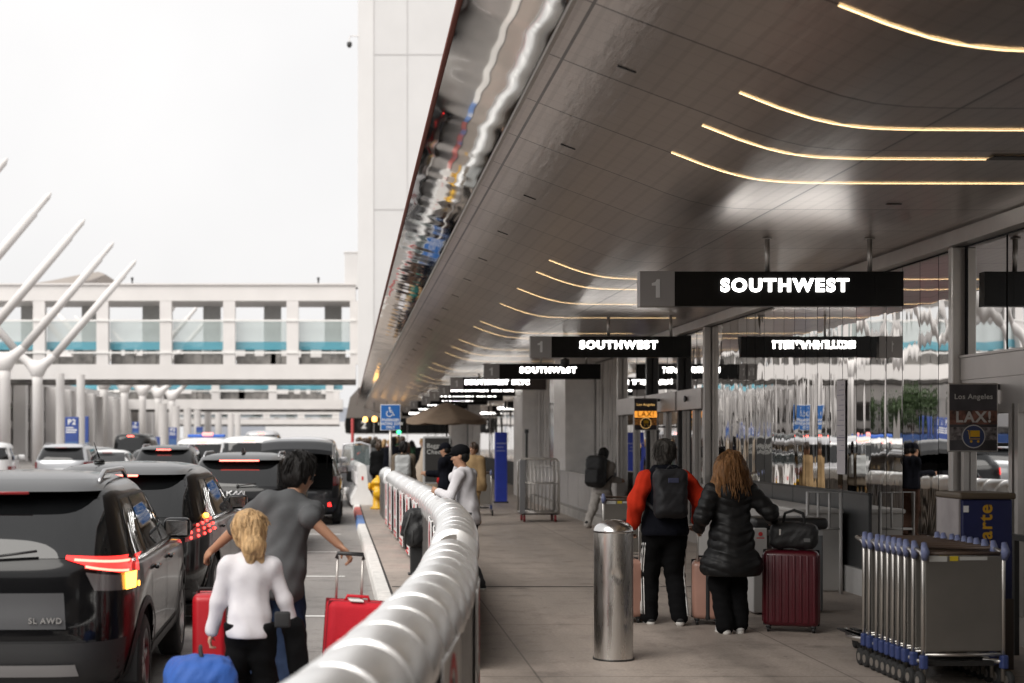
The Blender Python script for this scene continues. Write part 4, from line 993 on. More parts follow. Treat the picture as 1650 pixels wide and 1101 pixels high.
    # tail lamps
    for sg in (-1, 1):
        if tail == 'angular':
            z0 = 1.06*q
            lamp = quadmap(lambda a, c: S.rear(a, c, .012), (sg*w*.52, z0+.075), (sg*w*.93, z0-.045), (sg*w*.93, z0+.075), (sg*w*.52, z0+.10), 14, 4); o = lamp.build('tail_light', M_tail, t, True)
            quadmap(lambda a, c: S.rear(a, c, .018), (sg*w*.58, z0+.065), (sg*w*.92, z0+.035), (sg*w*.92, z0+.05), (sg*w*.58, z0+.08), 14, 2).build('light_bar', M_brk, o, True)
            quadmap(lambda a, c: S.rear(a, c, .018), (sg*w*.66, z0+.02), (sg*w*.92, z0-.03), (sg*w*.92, z0-.015), (sg*w*.66, z0+.035), 14, 2).build('light_bar', M_brk, o, True)
            a1 = lambda yv, z: math.pi/2-math.asin(min(1, max(0, ((S.cl(z)[0]-yv)/S.cl(z)[1]))**(S.n/2))) if yv < S.cl(z)[0] else math.pi/2
            z1 = z0-.0
            wrap = MB(); wrap.grid(lambda u, v: (lambda z: S.ang(sg*(tA(w*.94, z)+(a1(.62, z)-tA(w*.94, z))*u), z, .012))(z0-.02+.09*v-.02*u*(1-v)), 20, 4); wrap.build('tail_light', M_tail, t, True)
            am = MB(); am.grid(lambda u, v: (lambda z: S.ang(sg*(tA(w*.945, z)+(a1(.34, z)-tA(w*.945, z))*u), z, .014))(z0-.145+.11*v), 14, 4); am.build('indicator', M_amb if sg > 0 else M_amb, t, True)
            dk_ = quadmap(lambda a, c: S.rear(a, c, .011), (sg*w*.72, z0-.13), (sg*w*.93, z0-.15), (sg*w*.93, z0-.055), (sg*w*.66, z0-.01), 8, 4); dk_.build('reversing_light', mat('reverse_lamp', (.12, .11, .11), .15), t, True)
        elif tail == 'dots':
            z0 = 1.02*q
            g = MB(); g.grid(lambda u, v: (lambda z: S.ang(sg*(tA(w*.74, z)+(1.35-tA(w*.74, z))*u), z, .012))(z0-.13+(.05+.14*u)*v*1.5+.10*u), 18, 6); o = g.build('tail_light', M_taild, t, True)
            for k in range(5):
                for j in range(3 if k > 0 else 2):
                    u = .12+.18*k; z = z0-.10+.09*u+.055*j; p = S.ang(sg*(tA(w*.74, z)+(1.35-tA(w*.74, z))*u), z, .018); h = MB(); h.rbox(p, (.03, .03, .03), .013, 3); h.build('led_dot', M_dot, o, True)
            p = S.ang(sg*1.1, z0+.12, .02); h = MB(); h.rbox(p, (.06, .06, .05), .02, 3); h.build('indicator', M_amb, t, True)
        elif tail == 'slim':
            g = MB(); g.grid(lambda u, v: (lambda z: S.ang(sg*(tA(w*.88, z)+(1.45-tA(w*.88, z))*u*.8), z, .012))(.70*q+.42*q*v), 12, 12); o = g.build('tail_light', M_taild, t, True)
            quadmap(lambda a, c: S.ang(sg*a, c, .02), (tA(w*.93, 1.0*q), .98*q), (tA(w*.965, 1.0*q), .92*q), (tA(w*.96, 1.1*q), 1.12*q), (tA(w*.92, 1.1*q), 1.14*q), 4, 8).build('light_bar', M_brk, o, True)
        else:
            zc = .98*q if rows is not sedan_rows else .78*q
            g = MB(); g.grid(lambda u, v: (lambda z: S.ang(sg*(tA(w*.80, z)+(1.42-tA(w*.80, z))*u), z, .012))(zc-.10+.2*v), 12, 6); g.build('tail_light', lm, t, True)
    if not hatch:
        zz = 1.565*q if rows is suv_rows else (H*.93 if rows is van_rows else 1.345*q)
        bw = .36 if tail != 'slim' else .62
        if rows is suv_rows:
            sp = MB(); sp.grid(lambda u, v: (lambda x: S.rear(x, 1.545*q+.075*q*v, .0)+Vector((0, -.15*(1-v)*(1-abs(2*u-1)**6*.5)-.004, .022*q)))((2*u-1)*S.w(1.56*q)*.93), 28, 5)
            sp.build('roof_spoiler', pm, t, True)
            c = S.rear(0, 1.545*q, .0); k = MB(); k.rbox(c+Vector((0, -.155, .013)), (bw*w*1.1 if tail == 'slim' else .4, .016, .022), .006, 2); k.build('brake_light', M_brk if (lit and tail != 'angular') else M_taild, t, True)
            if not far: k = MB(); p = S.rear(0, 1.15*q, .02); k.tube([p+Vector((.0, -.01, 0)), p+Vector((.3, -.01, .04))], .009, 6); k.tube([p+Vector((0, 0, -.03)), p+Vector((0, -.012, .02))], .02, 8); k.build('rear_wiper', M_black, t, True)
        else:
            k = MB(); k.rbox(S.rear(0, zz, .01), (.34, .03, .045), .01, 2); k.build('brake_light', M_brk if lit else M_taild, t)
    if rails:
        for sg in (-1, 1):
            zr0 = 1.63*q; pts = []
            for i in range(14):
                u = i/13; y = .78+(L-3.25)*u; e = min(1, min(u, 1-u)*7); zz = 1.645*q+.045*e; pts.append((sg*S.w(1.60*q)*.92, y, zz))
            k = MB(); k.tube([(sg*S.w(1.60*q)*.92, .74, 1.60*q)]+pts+[(sg*S.w(1.60*q)*.92, pts[-1][1]+.05, 1.60*q)], .02, 8); k.build('roof_rail', M_rim if paint != 'x' else M_black, t, True)
    if extra: extra(t, S, q)
    return t

def ex1(t, S, q):
    text('badge', 'SL AWD', .052, M_chrome, t, S.rear(.37, .745, .02)+Vector((0, 0, 0)), bold=.0015, ext=.003)
    p = S.rear(0, .80, .02)
    k = MB(); k.add([], []); 
    quadmap(lambda a, c: S.rear(a, c, .006), (-.5, .69), (.5, .69), (.48, .92), (-.48, .92), 16, 6).build('plate_recess', mat('plate_recess_grey', (.06, .06, .063), .35), t, True)
    k = MB(); k.lathe([(.045, 0), (.045, .012)], S.rear(-.02, 1.0, .01), 20, 'Y'); k.build('badge', M_chrome, t)
    k = MB(); k.rbox(S.rear(-.2, .81, .014), (.31, .01, .155), .004, 1); k.build('number_plate', M_plate, t)
    for xx in (.60,): k = MB(); k.lathe([(.018, 0), (.018, .008)], S.side(.62, .93, 1, .0), 12, 'X'); k.build('side_marker', M_amb, t)
def ex2(t, S, q):
    k = MB(); k.lathe([(.06, 0), (.05, .03), (.02, .05)], (-.35, 1.15, 1.66), 16); k.tube([(-.35, 1.16, 1.7), (-.40, 1.1, 1.88)], [.009, .004], 6); k.build('antenna', M_black, t, True)
def ex3(t, S, q):
    # stylised joined letters on the tailgate
    p = S.rear(0, 1.03*q, .02); k = MB(); s = .66
    def st(pts, r=.011): k.tube([p+Vector((x*s, 0, z*s)) for x, z in pts], r, 6)
    st([(-.25, -.055), (-.25, .06)]); st([(-.25, .0), (-.13, .06)]); st([(-.21, .02), (-.13, -.055), (-.01, .06)]); st([(-.01, .06), (-.01, -.055), (.11, .06), (.17, -.055), (.17, .06)])
    k.build('badge', M_led2, t)
    k = MB(); k.prism([(-.03, 0), (.03, 0), (.012, .085), (-.012, .085)], 1.0, 1.22, 'Y'); o = k.build('antenna_fin', M_black, t); o.location = (0, 0, S.z1-.01)
    quadmap(lambda a, c: S.rear(a, c, .006), (-S.w(.95)*.78, .50), (S.w(.95)*.78, .50), (S.w(.95)*.76, .86), (-S.w(.95)*.76, .86), 16, 6).build('tailgate_inset', M_clad2, t, True)
M_led2 = mat('badge_bright', (.85, .85, .86), .3, .2)
def ex4(t, S, q):
    # raised tailgate hinged at the roof's rear edge
    P = S.rear(0, 1.60*q, 0); y0, z0 = P.y, P.z
    k = MB(); W = S.w(1.3)*.92
    sec = [(0, .02), (-.3, .20), (-.6, .26), (-.86, .20), (-1.0, .04)]
    pts = []
    def g(u, v):
        tt = v*(len(sec)-1); i = min(int(tt), len(sec)-2); f = tt-i; a = sec[i][0]*(1-f)+sec[i+1][0]*f; h = sec[i][1]*(1-f)+sec[i+1][1]*f
        ww = W*(.84+.16*min(1, v*1.6)); return Vector(((2*u-1)*ww, y0+a, z0+h+.05-.05*abs(2*u-1)**3))
    def g2(u, v): return g(u, v)+Vector((0, 0, -.09))
    k.grid(g, 20, 12); k.grid(g2, 20, 12); b1 = [g(u/20, 1) for u in range(21)]; b2_ = [g2(u/20, 1) for u in range(21)]
    k.add(b1+b2_, [(i, i+1, 22+i, 21+i) for i in range(20)])
    for u in (0, 1):
        e1 = [g(u, v/12) for v in range(13)]; e2 = [g2(u, v/12) for v in range(13)]; k.add(e1+e2, [(i, i+1, 14+i, 13+i) for i in range(12)])
    tg = k.build('raised_tailgate', [PAINT['grey']], t, True)
    k = MB(); k.rbox((0, y0-.5, z0+.10), (.9, .5, .02), .008, 2); k.build('tailgate_glass', M_glassc, tg)
    k = MB(); k.rbox((0, y0-.93, z0+.02), (.06, .05, .05), .015, 2); k.build('latch', M_chrome, tg)
    for sg in (-1, 1): k = MB(); k.tube([(sg*W*.82, y0+.05, z0-.35), (sg*W*.86, y0-.6, z0+.14)], .014, 6); k.build('gas_strut', M_dalu, t)
    k = MB(); k.b2((-S.w(1)*.82, .45, .72), (S.w(1)*.82, 1.6, .76)); k.b2((-S.w(1)*.82, 1.58, .76), (S.w(1)*.82, 1.64, 1.35*q)); k.build('boot_lining', M_blackm, t)
    k = MB(); k.rbox((-.3, .9, .98), (.5, .3, .42), .05, 3); k.build('cargo', mat('cargo_dark', (.03, .03, .035), .7), t)
    for sg in (-1, 1):
        quadmap(lambda a, c: S.rear(a, c, .016), (sg*W*.86, .42), (sg*W*.98, .42), (sg*W*.94, .52), (sg*W*.86, .50), 4, 4).build('reflector', M_tail, t)
def ex_door(t, S, q):
    k = MB(); 
    # passenger door swung open on the kerb side
    x0 = S.w(.9); y0 = S.yf(1.2)-.55
    fr = MB(); fr.b2((0, -.035, .45), (.98, .035, 1.10)); fr.tube([(.03, 0, 1.1), (.10, 0, 1.72), (.62, 0, 1.78), (.9, 0, 1.70), (.95, 0, 1.1)], .035, 8)
    dr = fr.build('open_door', PAINT['lightgrey'], t); dr.location = (x0-.02, y0, 0); dr.rotation_euler = (0, 0, R(-14))
    g = MB(); g.b2((.08, -.006, 1.1), (.92, .006, 1.70)); g.build('window', mat('door_glass_pale', (.20, .24, .24), .05, alpha=.35), dr)
    h = MB(); h.rbox((.5, -.05, .78), (.6, .05, .3), .03, 2); h.build('door_card', M_blackm, dr)
    h = MB(); h.rbox((1.05, .12, 1.08), (.18, .1, .14), .04, 3); h.build('wing_mirror', M_black, dr)
def ex_light(t, S, q):
    k = MB(); k.rbox((0, 1.6, S.z1+.06), (1.2, .3, .10), .03, 2); k.build('roof_box', mat('roof_sign_blue', (.03, .12, .5), .4), t)
    k = MB(); k.rbox((.05, 1.5, S.z1+.11), (.36, .2, .12), .04, 3); k.build('roof_lamp', mat('roof_lamp_red', (.8, .3, .3), .4, emit=(1, .3, .25), estr=.6), t)

car('parked_car', 'nearest black crossover with angular red tail lights, lit amber indicator and dark bumper', -2.40, 9.6, 4.55, 1.86, 1.69, 'black', tail='angular', extra=ex1, rz=R(1.5))
car('parked_car', 'black crossover with dotted round tail lamps and an aerial on its roof', -2.47, 14.85, 4.7, 1.90, 1.67, 'black', tail='dots', extra=ex2, rails=False, cladding=False, rz=R(-1))
car('parked_car', 'black SUV with a long thin red brake light and white letters on its tailgate', -1.98, 24.0, 4.7, 1.90, 1.68, 'black', tail='slim', extra=ex3, cladding=False, rz=R(-1))
car('parked_car', 'dark grey SUV with its tailgate raised beside the white kerb', -1.36, 32.4, 4.75, 1.90, 1.68, 'grey', tail='plain', lit=False, hatch=True, extra=ex4)
car('parked_van', 'light grey van with its kerb-side front door swung open', -1.55, 40.5, 5.2, 1.98, 1.95, 'lightgrey', van_rows, tail='plain', lit=False, rails=False, far=True, extra=ex_door, cat='van')
car('parked_van', 'white van with a square rear window in the second lane', -3.25, 43.5, 5.4, 2.0, 1.98, 'white', van_rows, tail='plain', lit=True, rails=False, far=True, cat='van')
car('taxi_van', 'white van with a blue box and red lamp on its roof', -4.95, 46.5, 5.2, 2.0, 1.92, 'white', van_rows, tail='plain', lit=True, rails=False, far=True, cat='van', extra=ex_light)
car('parked_car', 'dark SUV with a lit red brake light left of the white vans', -5.45, 41.0, 4.8, 1.95, 1.72, 'black', tail='plain', far=True)
car('pickup_truck', 'white high vehicle at the left edge of the picture', -11.7, 46, 5.0, 1.95, 1.80, 'white', van_rows, tail='plain', lit=False, rails=False, far=True, rz=R(10))
car('parked_car', 'silver SUV with a dark rear window beside the white vehicle on the left', -10.1, 50, 4.8, 1.95, 1.72, 'silver', tail='plain', lit=False, far=True)
car('parked_car', 'small dark car between the silver SUV and the white saloon', -10.2, 56, 4.4, 1.8, 1.58, 'grey', tail='plain', lit=False, far=True, rails=False)
car('parked_car', 'white saloon car in the left lanes beyond the black roofs', -8.9, 51, 4.7, 1.85, 1.50, 'white', sedan_rows, tail='plain', lit=False, rails=False, far=True)
car('parked_car', 'dark saloon car beside the white saloon', -7.9, 55, 4.7, 1.85, 1.50, 'grey', sedan_rows, tail='plain', lit=False, rails=False, far=True)
car('shuttle_van', 'tall black van with a red light on top, far down the left lanes', -12.2, 79, 6.0, 2.1, 2.15, 'black', van_rows, tail='plain', rails=False, far=True, cat='van')
car('parked_car', 'dark SUV added out of view behind the nearest black crossover to darken its reflections', -3.0, -2.2, 4.7, 1.90, 1.72, 'black', tail='plain', lit=False, far=True)  # unseen car added so the crossover's rear reflects less bright road
for k, (x, Y) in enumerate(((-20.8, 77), (-22.4, 84.5), (-24.0, 92))):
    car('parked_car', 'black SUV in the far left lane, seen only in the mirror wall, %s' % ['nearest of three', 'second of three', 'third of three'][k], x, Y, 4.8, 1.95, 1.75, 'black', tail='plain', far=True)
car('parked_car', 'white car beyond the raised tailgate in the middle lanes', -6.2, 66, 4.7, 1.85, 1.62, 'white', tail='plain', far=True)
car('parked_van', 'pale van far off in the middle lanes', -5.2, 78, 5.4, 2.0, 2.3, 'lightgrey', van_rows, tail='plain', lit=True, rails=False, far=True, cat='van')
# ================================================================== baggage carts
M_tube = mat('cart_tube', (.52, .50, .47), .3, .9)
M_cpan = mat('cart_panel', (.23, .215, .195), .4, .6, var=.08, vscale=3)
M_grip = mat('grip_blue', (.16, .185, .33), .4)
M_cblue = mat('cart_blue_plastic', (.035, .055, .17), .45)
def cart_proto(name, label, group):
    t = thing(name, label, 'baggage cart', (0, 0, 0), 0, group); w = .29
    b = MB(); b.rbox((0, 0, .615), (.56, .02, .68), .008, 2); b.build('panel', M_cpan, t)
    b = MB(); b.b2((-.25, -.013, .915), (-.12, -.0112, .955)); b.b2((-.03, -.013, .925), (.17, -.0112, .95)); b.build('sticker', mat('sticker_pale', (.5, .5, .48), .5), t)
    b = MB(); b.b2((-.10, -.0135, .92), (-.04, -.0113, .955)); b.build('sticker', mat('sticker_yellow', (.6, .45, .03), .5), t)
    for sg in (-1, 1):
        b = MB(); b.tube([(sg*w, 0, .06), (sg*w, 0, .95), (sg*w, .03, .98), (sg*w, .16, 1.0)], .0155, 8); b.build('frame_post', M_tube, t, True)
        b = MB(); b.tube([(sg*w, -.02, .93), (sg*w, -.04, .985), (sg*w, -.015, 1.05)], [.020, .034, .018], 8); b.build('grip', M_grip, t, True)
        b = MB(); b.rbox((sg*w, -.01, .20), (.05, .06, .10), .012, 2); b.build('bumper', M_cblue, t)
        b = MB(); b.tube([(sg*w*.96, 0, .20), (sg*w*.75, .55, .15), (sg*w*.3, .95, .16)], .016, 8); b.build('base_tube', M_tube, t, True)
        b = MB(); b.lathe([(.04, -.018), (.062, -.018), (.068, -.01), (.068, .01), (.062, .018), (.04, .018)], (sg*(w+.03), -.02, .069), 20, 'X'); o = b.build('wheel', M_rubber, t, True)
        b = MB(); b.lathe([(.032, -.021), (.032, .021)], (sg*(w+.03), -.02, .069), 14, 'X'); b.build('hub', M_tube, o)
    b = MB(); b.tube([(-w, .02, .97), (-w, .16, 1.0), (w, .16, 1.0), (w, .02, .97), (-w, .02, .97)], .015, 8); b.build('handle_bar', mat('handle_brown', (.09, .06, .045), .5), t, True)
    b = MB(); b.tube([(-w, 0, .25), (w, 0, .25)], .012, 8); b.build('cross_bar', M_tube, t, True)
    b = MB(); 
    for k in range(4): b.b2((-.2+k*.11, .05, .17), (-.15+k*.11, .85, .185))
    b.b2((-.24, .03, .165), (.24, .09, .20)); b.build('deck', M_dalu, t)
    b = MB(); b.lathe([(.03, -.02), (.055, -.02), (.055, .02), (.03, .02)], (0, .93, .055), 14, 'X'); b.build('front_wheel', M_rubber, t, True)
    return t
C0 = cart_proto('baggage_cart', 'frontmost baggage cart of the nested row, showing its full grey panel', 'nested baggage carts by the kiosk')
C0.location = (4.30, 10.62, 0); C0.rotation_euler.z = R(2)
nm = ['second', 'third', 'fourth', 'fifth', 'sixth', 'seventh', 'eighth', 'ninth', 'tenth and rearmost']
cp = (.34, .62, .86, 1.06, 1.26, 1.48, 1.68, 1.98, 2.2)
for k, d in enumerate(cp[:9]):
    c = copy_tree(C0); c['label'] = '%s baggage cart of the nested row, counted from the front' % nm[k]
    c.location = (4.30-.002*(k+1), 10.62+d*.54, 0); c.rotation_euler.z = R(2+rnd.uniform(-.8, .8))
C1 = copy_tree(C0); C1['label'] = 'single grey baggage cart standing just ahead of the man in orange sleeves'; C1['group'] = 'baggage carts standing alone'
C1.location = (3.52, 19.8, 0); C1.rotation_euler.z = R(2)
C2 = copy_tree(C0); C2['label'] = 'baggage cart beyond the man in the white top, with a pale box on it'; C2['group'] = 'baggage carts standing alone'
C2.location = (2.72, 34.2, 0); C2.rotation_euler.z = R(-4)
# kiosk
t = thing('cart_kiosk', 'dark blue baggage cart vending kiosk with yellow vertical lettering', 'kiosk', (4.86, 11.55, 0))
b = MB(); b.rbox((0, .22, .66), (.40, .46, 1.32), .015, 2); b.build('cabinet', mat('kiosk_blue', (.014, .018, .075), .4, var=.15), t)
b = MB(); b.rbox((0, .22, 1.345), (.44, .50, .05), .015, 2); b.build('top_cap', mat('kiosk_cap', (.10, .075, .05), .5), t)
b = MB(); b.b2((-.218, .0, .55), (-.203, .44, 1.32)); b.build('side_panel', mat('kiosk_side', (.32, .29, .29), .5, var=.2), t)
b = MB(); b.b2((-.185, -.0135, 1.22), (-.145, -.011, 1.27)); b.build('label', M_white, t)
b = MB(); b.b2((-.205, -.012, .0), (.205, -.0105, .55)); b.build('lower_panel', mat('kiosk_brown', (.07, .055, .045), .5), t)
text('lettering', 'smarte carte', .148, mat('kiosk_yellow', (.55, .30, .02), .5), t, (-.01, -.013, 1.28), rot=(R(90), R(-90), 0), bold=.003, ext=.001, align='RIGHT')
# ================================================================== waste bin behind the couple
t = thing('waste_bin', 'wide grey waste bin with a black lid behind the red suitcase', 'bin', (4.36, 15.2, 0))
b = MB(); b.rbox((.06, .2, .44), (.62, .42, .84), .03, 3); b.build('body', mat('bin_grey', (.16, .17, .18), .45, .2, var=.08), t, 'auto')
b = MB(); b.rbox((-.30, .05, .45), (.14, .3, .86), .01, 2); b.build('side_panel', mat('bin_white', (.52, .51, .50), .5), t)
b = MB(); b.rbox((.03, .2, .92), (.76, .5, .12), .04, 3); b.build('lid', M_black, t, True)
b = MB(); b.b2((-.22, -.014, .80), (.36, -.0115, .855)); b.build('rim_band', mat('bin_band', (.42, .42, .42), .5), t)
sr = mat('sticker_red', (.5, .05, .05), .5)
b = MB(); b.lathe([(.022, 0), (.022, .002)], (-.30, -.104, .82), 14, 'Y'); b.b2((-.34, -.104, .775), (-.26, -.1015, .785)); b.build('logo', sr, t)
b = MB(); b.lathe([(.018, 0), (.018, .002)], (.12, -.0165, .83), 14, 'Y'); b.build('logo', M_blackm, t)
t = thing('metal_rack', 'pale grey tube rack standing against the dark wall panels', 'rack', (5.32, 17.1, 0))
b = MB(); b.tube([(-.18, 0, 0), (-.18, 0, 1.17), (.2, 0, 1.17), (.2, 0, 0)], .022, 8); b.build('frame', M_plinth, t, True)
for x in (-.06, .07): b = MB(); b.tube([(x, 0, .75), (x, 0, 1.16)], .014, 6); b.build('bar', M_plinth, t, True)
b = MB(); b.tube([(-.18, 0, .75), (.2, 0, .75)], .016, 6); b.build('cross_bar', M_plinth, t, True)
t = thing('planter_box', 'long light grey box against the wall left of the waste bin', 'planter', (5.38, 20.0, 0))
b = MB(); b.rbox((0, 0, .46), (.5, 5.2, .92), .02, 2); b.build('box', mat('planter_grey', (.40, .385, .37), .55, var=.06), t)
b = MB(); b.rbox((0, 0, .935), (.54, 5.24, .05), .015, 2); b.build('top', mat('planter_top', (.5, .48, .46), .5), t)
# notice sheet taped on the mirror wall
t = thing('notice_sheet', 'tall white notice sheet stuck to the mirror panels', 'notice', (WX-.016, 17.75, 1.92))
b = MB(); b.rbox((0, 0, 0), (.006, .30, 1.12), .002, 1); b.build('sheet', mat('notice_white', (.62, .58, .60), .6), t)
b = MB(); 
for k in range(14): b.b2((-.0045, -.11, .5-.06*k), (-.0035, .02+.08*((k*7) % 3-.4), .508-.06*k))
b.b2((-.005, -.149, -.13), (-.0034, .149, -.115)); b.build('print', mat('notice_ink', (.3, .28, .38), .6), t)
# ================================================================== cage trolley, blue pillar, umbrella, board
t = thing('cage_trolley', 'tall grey metal cage trolley with red wheels by the low wall', 'trolley', (3.83, 32.0, 0))
w, d = .40, .34
b = MB(); 
for y in (-d, d):
    b.tube([(-w, y, .16), (-w, y, 1.28), (-w+.07, y, 1.34), (w-.07, y, 1.34), (w, y, 1.28), (w, y, .16)], .022, 8)
    b.tube([(-w, y, .82), (w, y, .82)], .014, 6); b.tube([(-w, y, .2), (w, y, .2)], .022, 6)
for sg in (-1, 1): b.tube([(sg*w, -d, .82), (sg*w, d, .82)], .014, 6); b.tube([(sg*w, -d, 1.28), (sg*w, d, 1.28)], .014, 6); b.tube([(sg*w, -d, .2), (sg*w, d, .2)], .02, 6)
b.build('frame', M_alu, t, True)
for k in range(5):
    x = -w+.16*(k+.75); b = MB(); b.tube([(x, d, .2), (x, d, 1.34)], .011, 6); b.tube([(x, -d, .2), (x, -d, 1.34)], .011, 6); b.build('bar', M_alu, t, True)
b = MB(); b.rbox((-w+.02, -d-.03, .75), (.12, .03, 1.15), .01, 2); b.build('edge_post', mat('cage_post', (.22, .22, .23), .5), t)
b = MB(); b.rbox((0, 0, .17), (.8, .68, .03), .008, 1); b.build('deck', M_dalu, t)
for sx in (-1, 1):
    for sy in (-1, 1): b = MB(); b.lathe([(.03, -.02), (.075, -.02), (.075, .02), (.03, .02)], (sx*.33, sy*.28, .075), 16, 'X'); b.build('wheel', mat('wheel_red', (.22, .02, .025), .5), t, True)
t = thing('stanchion_post', 'tall thin black post inside the cage trolley view, by the wall', 'post', (4.12, 36.8, 0))
b = MB(); b.lathe([(.16, 0), (.16, .02), (.03, .04), (.03, 1.9), (.05, 1.91), (.05, 2.0)], n=12); b.build('pole', M_black, t, 'auto')
t = thing('blue_pillar', 'slim bright blue information pillar on the walk', 'information pillar', (3.88, 41, 0))
b = MB(); b.rbox((0, 0, .97), (.33, .24, 1.94), .02, 2); b.build('column', mat('pillar_blue', (.025, .05, .38), .4, var=.1), t)
b = MB(); b.b2((-.13, -.124, 1.62), (.13, -.1215, 1.65)); b.b2((-.13, -.124, 1.52), (.06, -.1215, 1.545)); b.b2((-.13, -.124, 1.42), (.1, -.1215, 1.445)); b.build('lettering', mat('pillar_ink', (.3, .33, .55), .5), t)
b = MB(); b.rbox((0, 0, .02), (.40, .32, .04), .01, 1); b.build('base', M_blackm, t)
M_tan = mat('umbrella_tan', (.26, .19, .135), .85, var=.08, vscale=8, bump=.1)
t = thing('umbrella', 'open tan market umbrella below the far signs', 'umbrella', (2.62, 45, 0))
b = MB(); n = 8; Rr = 1.25
def umb(u, v):
    a = 2*math.pi*u; sec = abs(math.sin(a*4)); r = Rr*v*(1-.04*sec*v); return Vector((r*math.cos(a+.2), r*math.sin(a+.2), 2.86-.50*v**1.15-.05*sec*v))
b.grid(umb, 64, 10); b.grid(lambda u, v: umb(u, 1)+Vector((0, 0, -.13*v)), 64, 1); b.build('canopy', M_tan, t, True)
b = MB(); b.tube([(0, 0, 0), (0, 0, 2.9)], .025, 8); b.lathe([(.25, 0), (.25, .05), (.05, .08)], n=16); b.build('pole', M_dalu, t, True)
for k in range(8):
    a = 2*math.pi*k/8+.2; b = MB(); b.tube([(.03*math.cos(a), .03*math.sin(a), 2.3), (.7*math.cos(a), .7*math.sin(a), 2.5)], .012, 5); b.build('rib', M_dalu, t)
t = thing('covered_stand', 'tall folded stand under a hanging tan cover beside the barrier', 'covered stand', (1.75, 38, 0))
s = SDF(.035, .12); s.cap((0, 0, .1), (0, 0, .8), .42, .36).cap((0, 0, .8), (.05, 0, 1.35), .34, .22).cap((.05, 0, 1.35), (.08, .0, 1.65), .2, .1)
s.mesh('cover', mat('cover_tan', (.40, .33, .26), .85, var=.06), t, noise=.03, nscale=14, dirn=(1, 1, .1))
t = thing('sign_board', 'dark framed baggage check-in board on a stand beyond the man in the white top', 'sign', (1.86, 36.0, 0))
b = MB(); b.rbox((0, 0, 1.25), (.68, .05, 1.15), .02, 2); b.build('frame', mat('board_frame', (.42, .42, .42), .5), t)
b = MB(); b.b2((-.29, -.034, .72), (.29, -.0265, 1.78)); b.build('face', mat('board_face', (.035, .034, .033), .4), t)
text('lettering', 'Baggage\nCheck', .15, mat('board_ink', (.5, .5, .48), .5), t, (-.25, -.038, 1.52), bold=.002, ext=.0005, align='LEFT')
b = MB(); b.b2((-.34, -.03, 0), (-.3, .03, .68)); b.b2((.3, -.03, 0), (.34, .03, .68)); b.build('legs', mat('board_frame', (.4, .4, .4)), t)
t = thing('signal_lamp', 'small round green signal lamp on a dark post far down the walk', 'lamp', (1.62, 62, 0))
b = MB(); b.lathe([(.14, 0), (.14, .03), (.04, .05), (.04, 2.0)], n=10); b.build('post', M_dalu, t)
b = MB(); b.lathe([(.09, 0), (.075, .05), (.01, .07)], (0, -.05, 2.02), 14, 'Y'); o = b.build('lens', mat('lamp_green', (.1, .8, .3), .3, emit=(.05, 1, .35), estr=1.6), t, True); o.rotation_euler = (0, 0, 0)
for k, (x, Y, z) in enumerate(((.35, 98, 3.0), (.9, 92, 2.95), (1.6, 88, 2.95), (2.1, 84, 2.9))):
    t = thing('wall_lantern', 'small warm lantern glowing under the far canopy, %s from the left' % ['first', 'second', 'third', 'fourth'][k], 'lamp', (x, Y, z), 0, 'warm lanterns under the far canopy')
    b = MB(); b.lathe([(.02, .16), (.14, .1), (.16, -.1), (.1, -.18)], n=12); b.build('shade', mat('lantern_warm', (1, .6, .2), .5, emit=(1, .5, .12), estr=2.2), t, True)
    b = MB(); b.tube([(0, 0, .15), (0, 0, 1.0)], .015, 6); b.build('hanger', M_dalu, t)

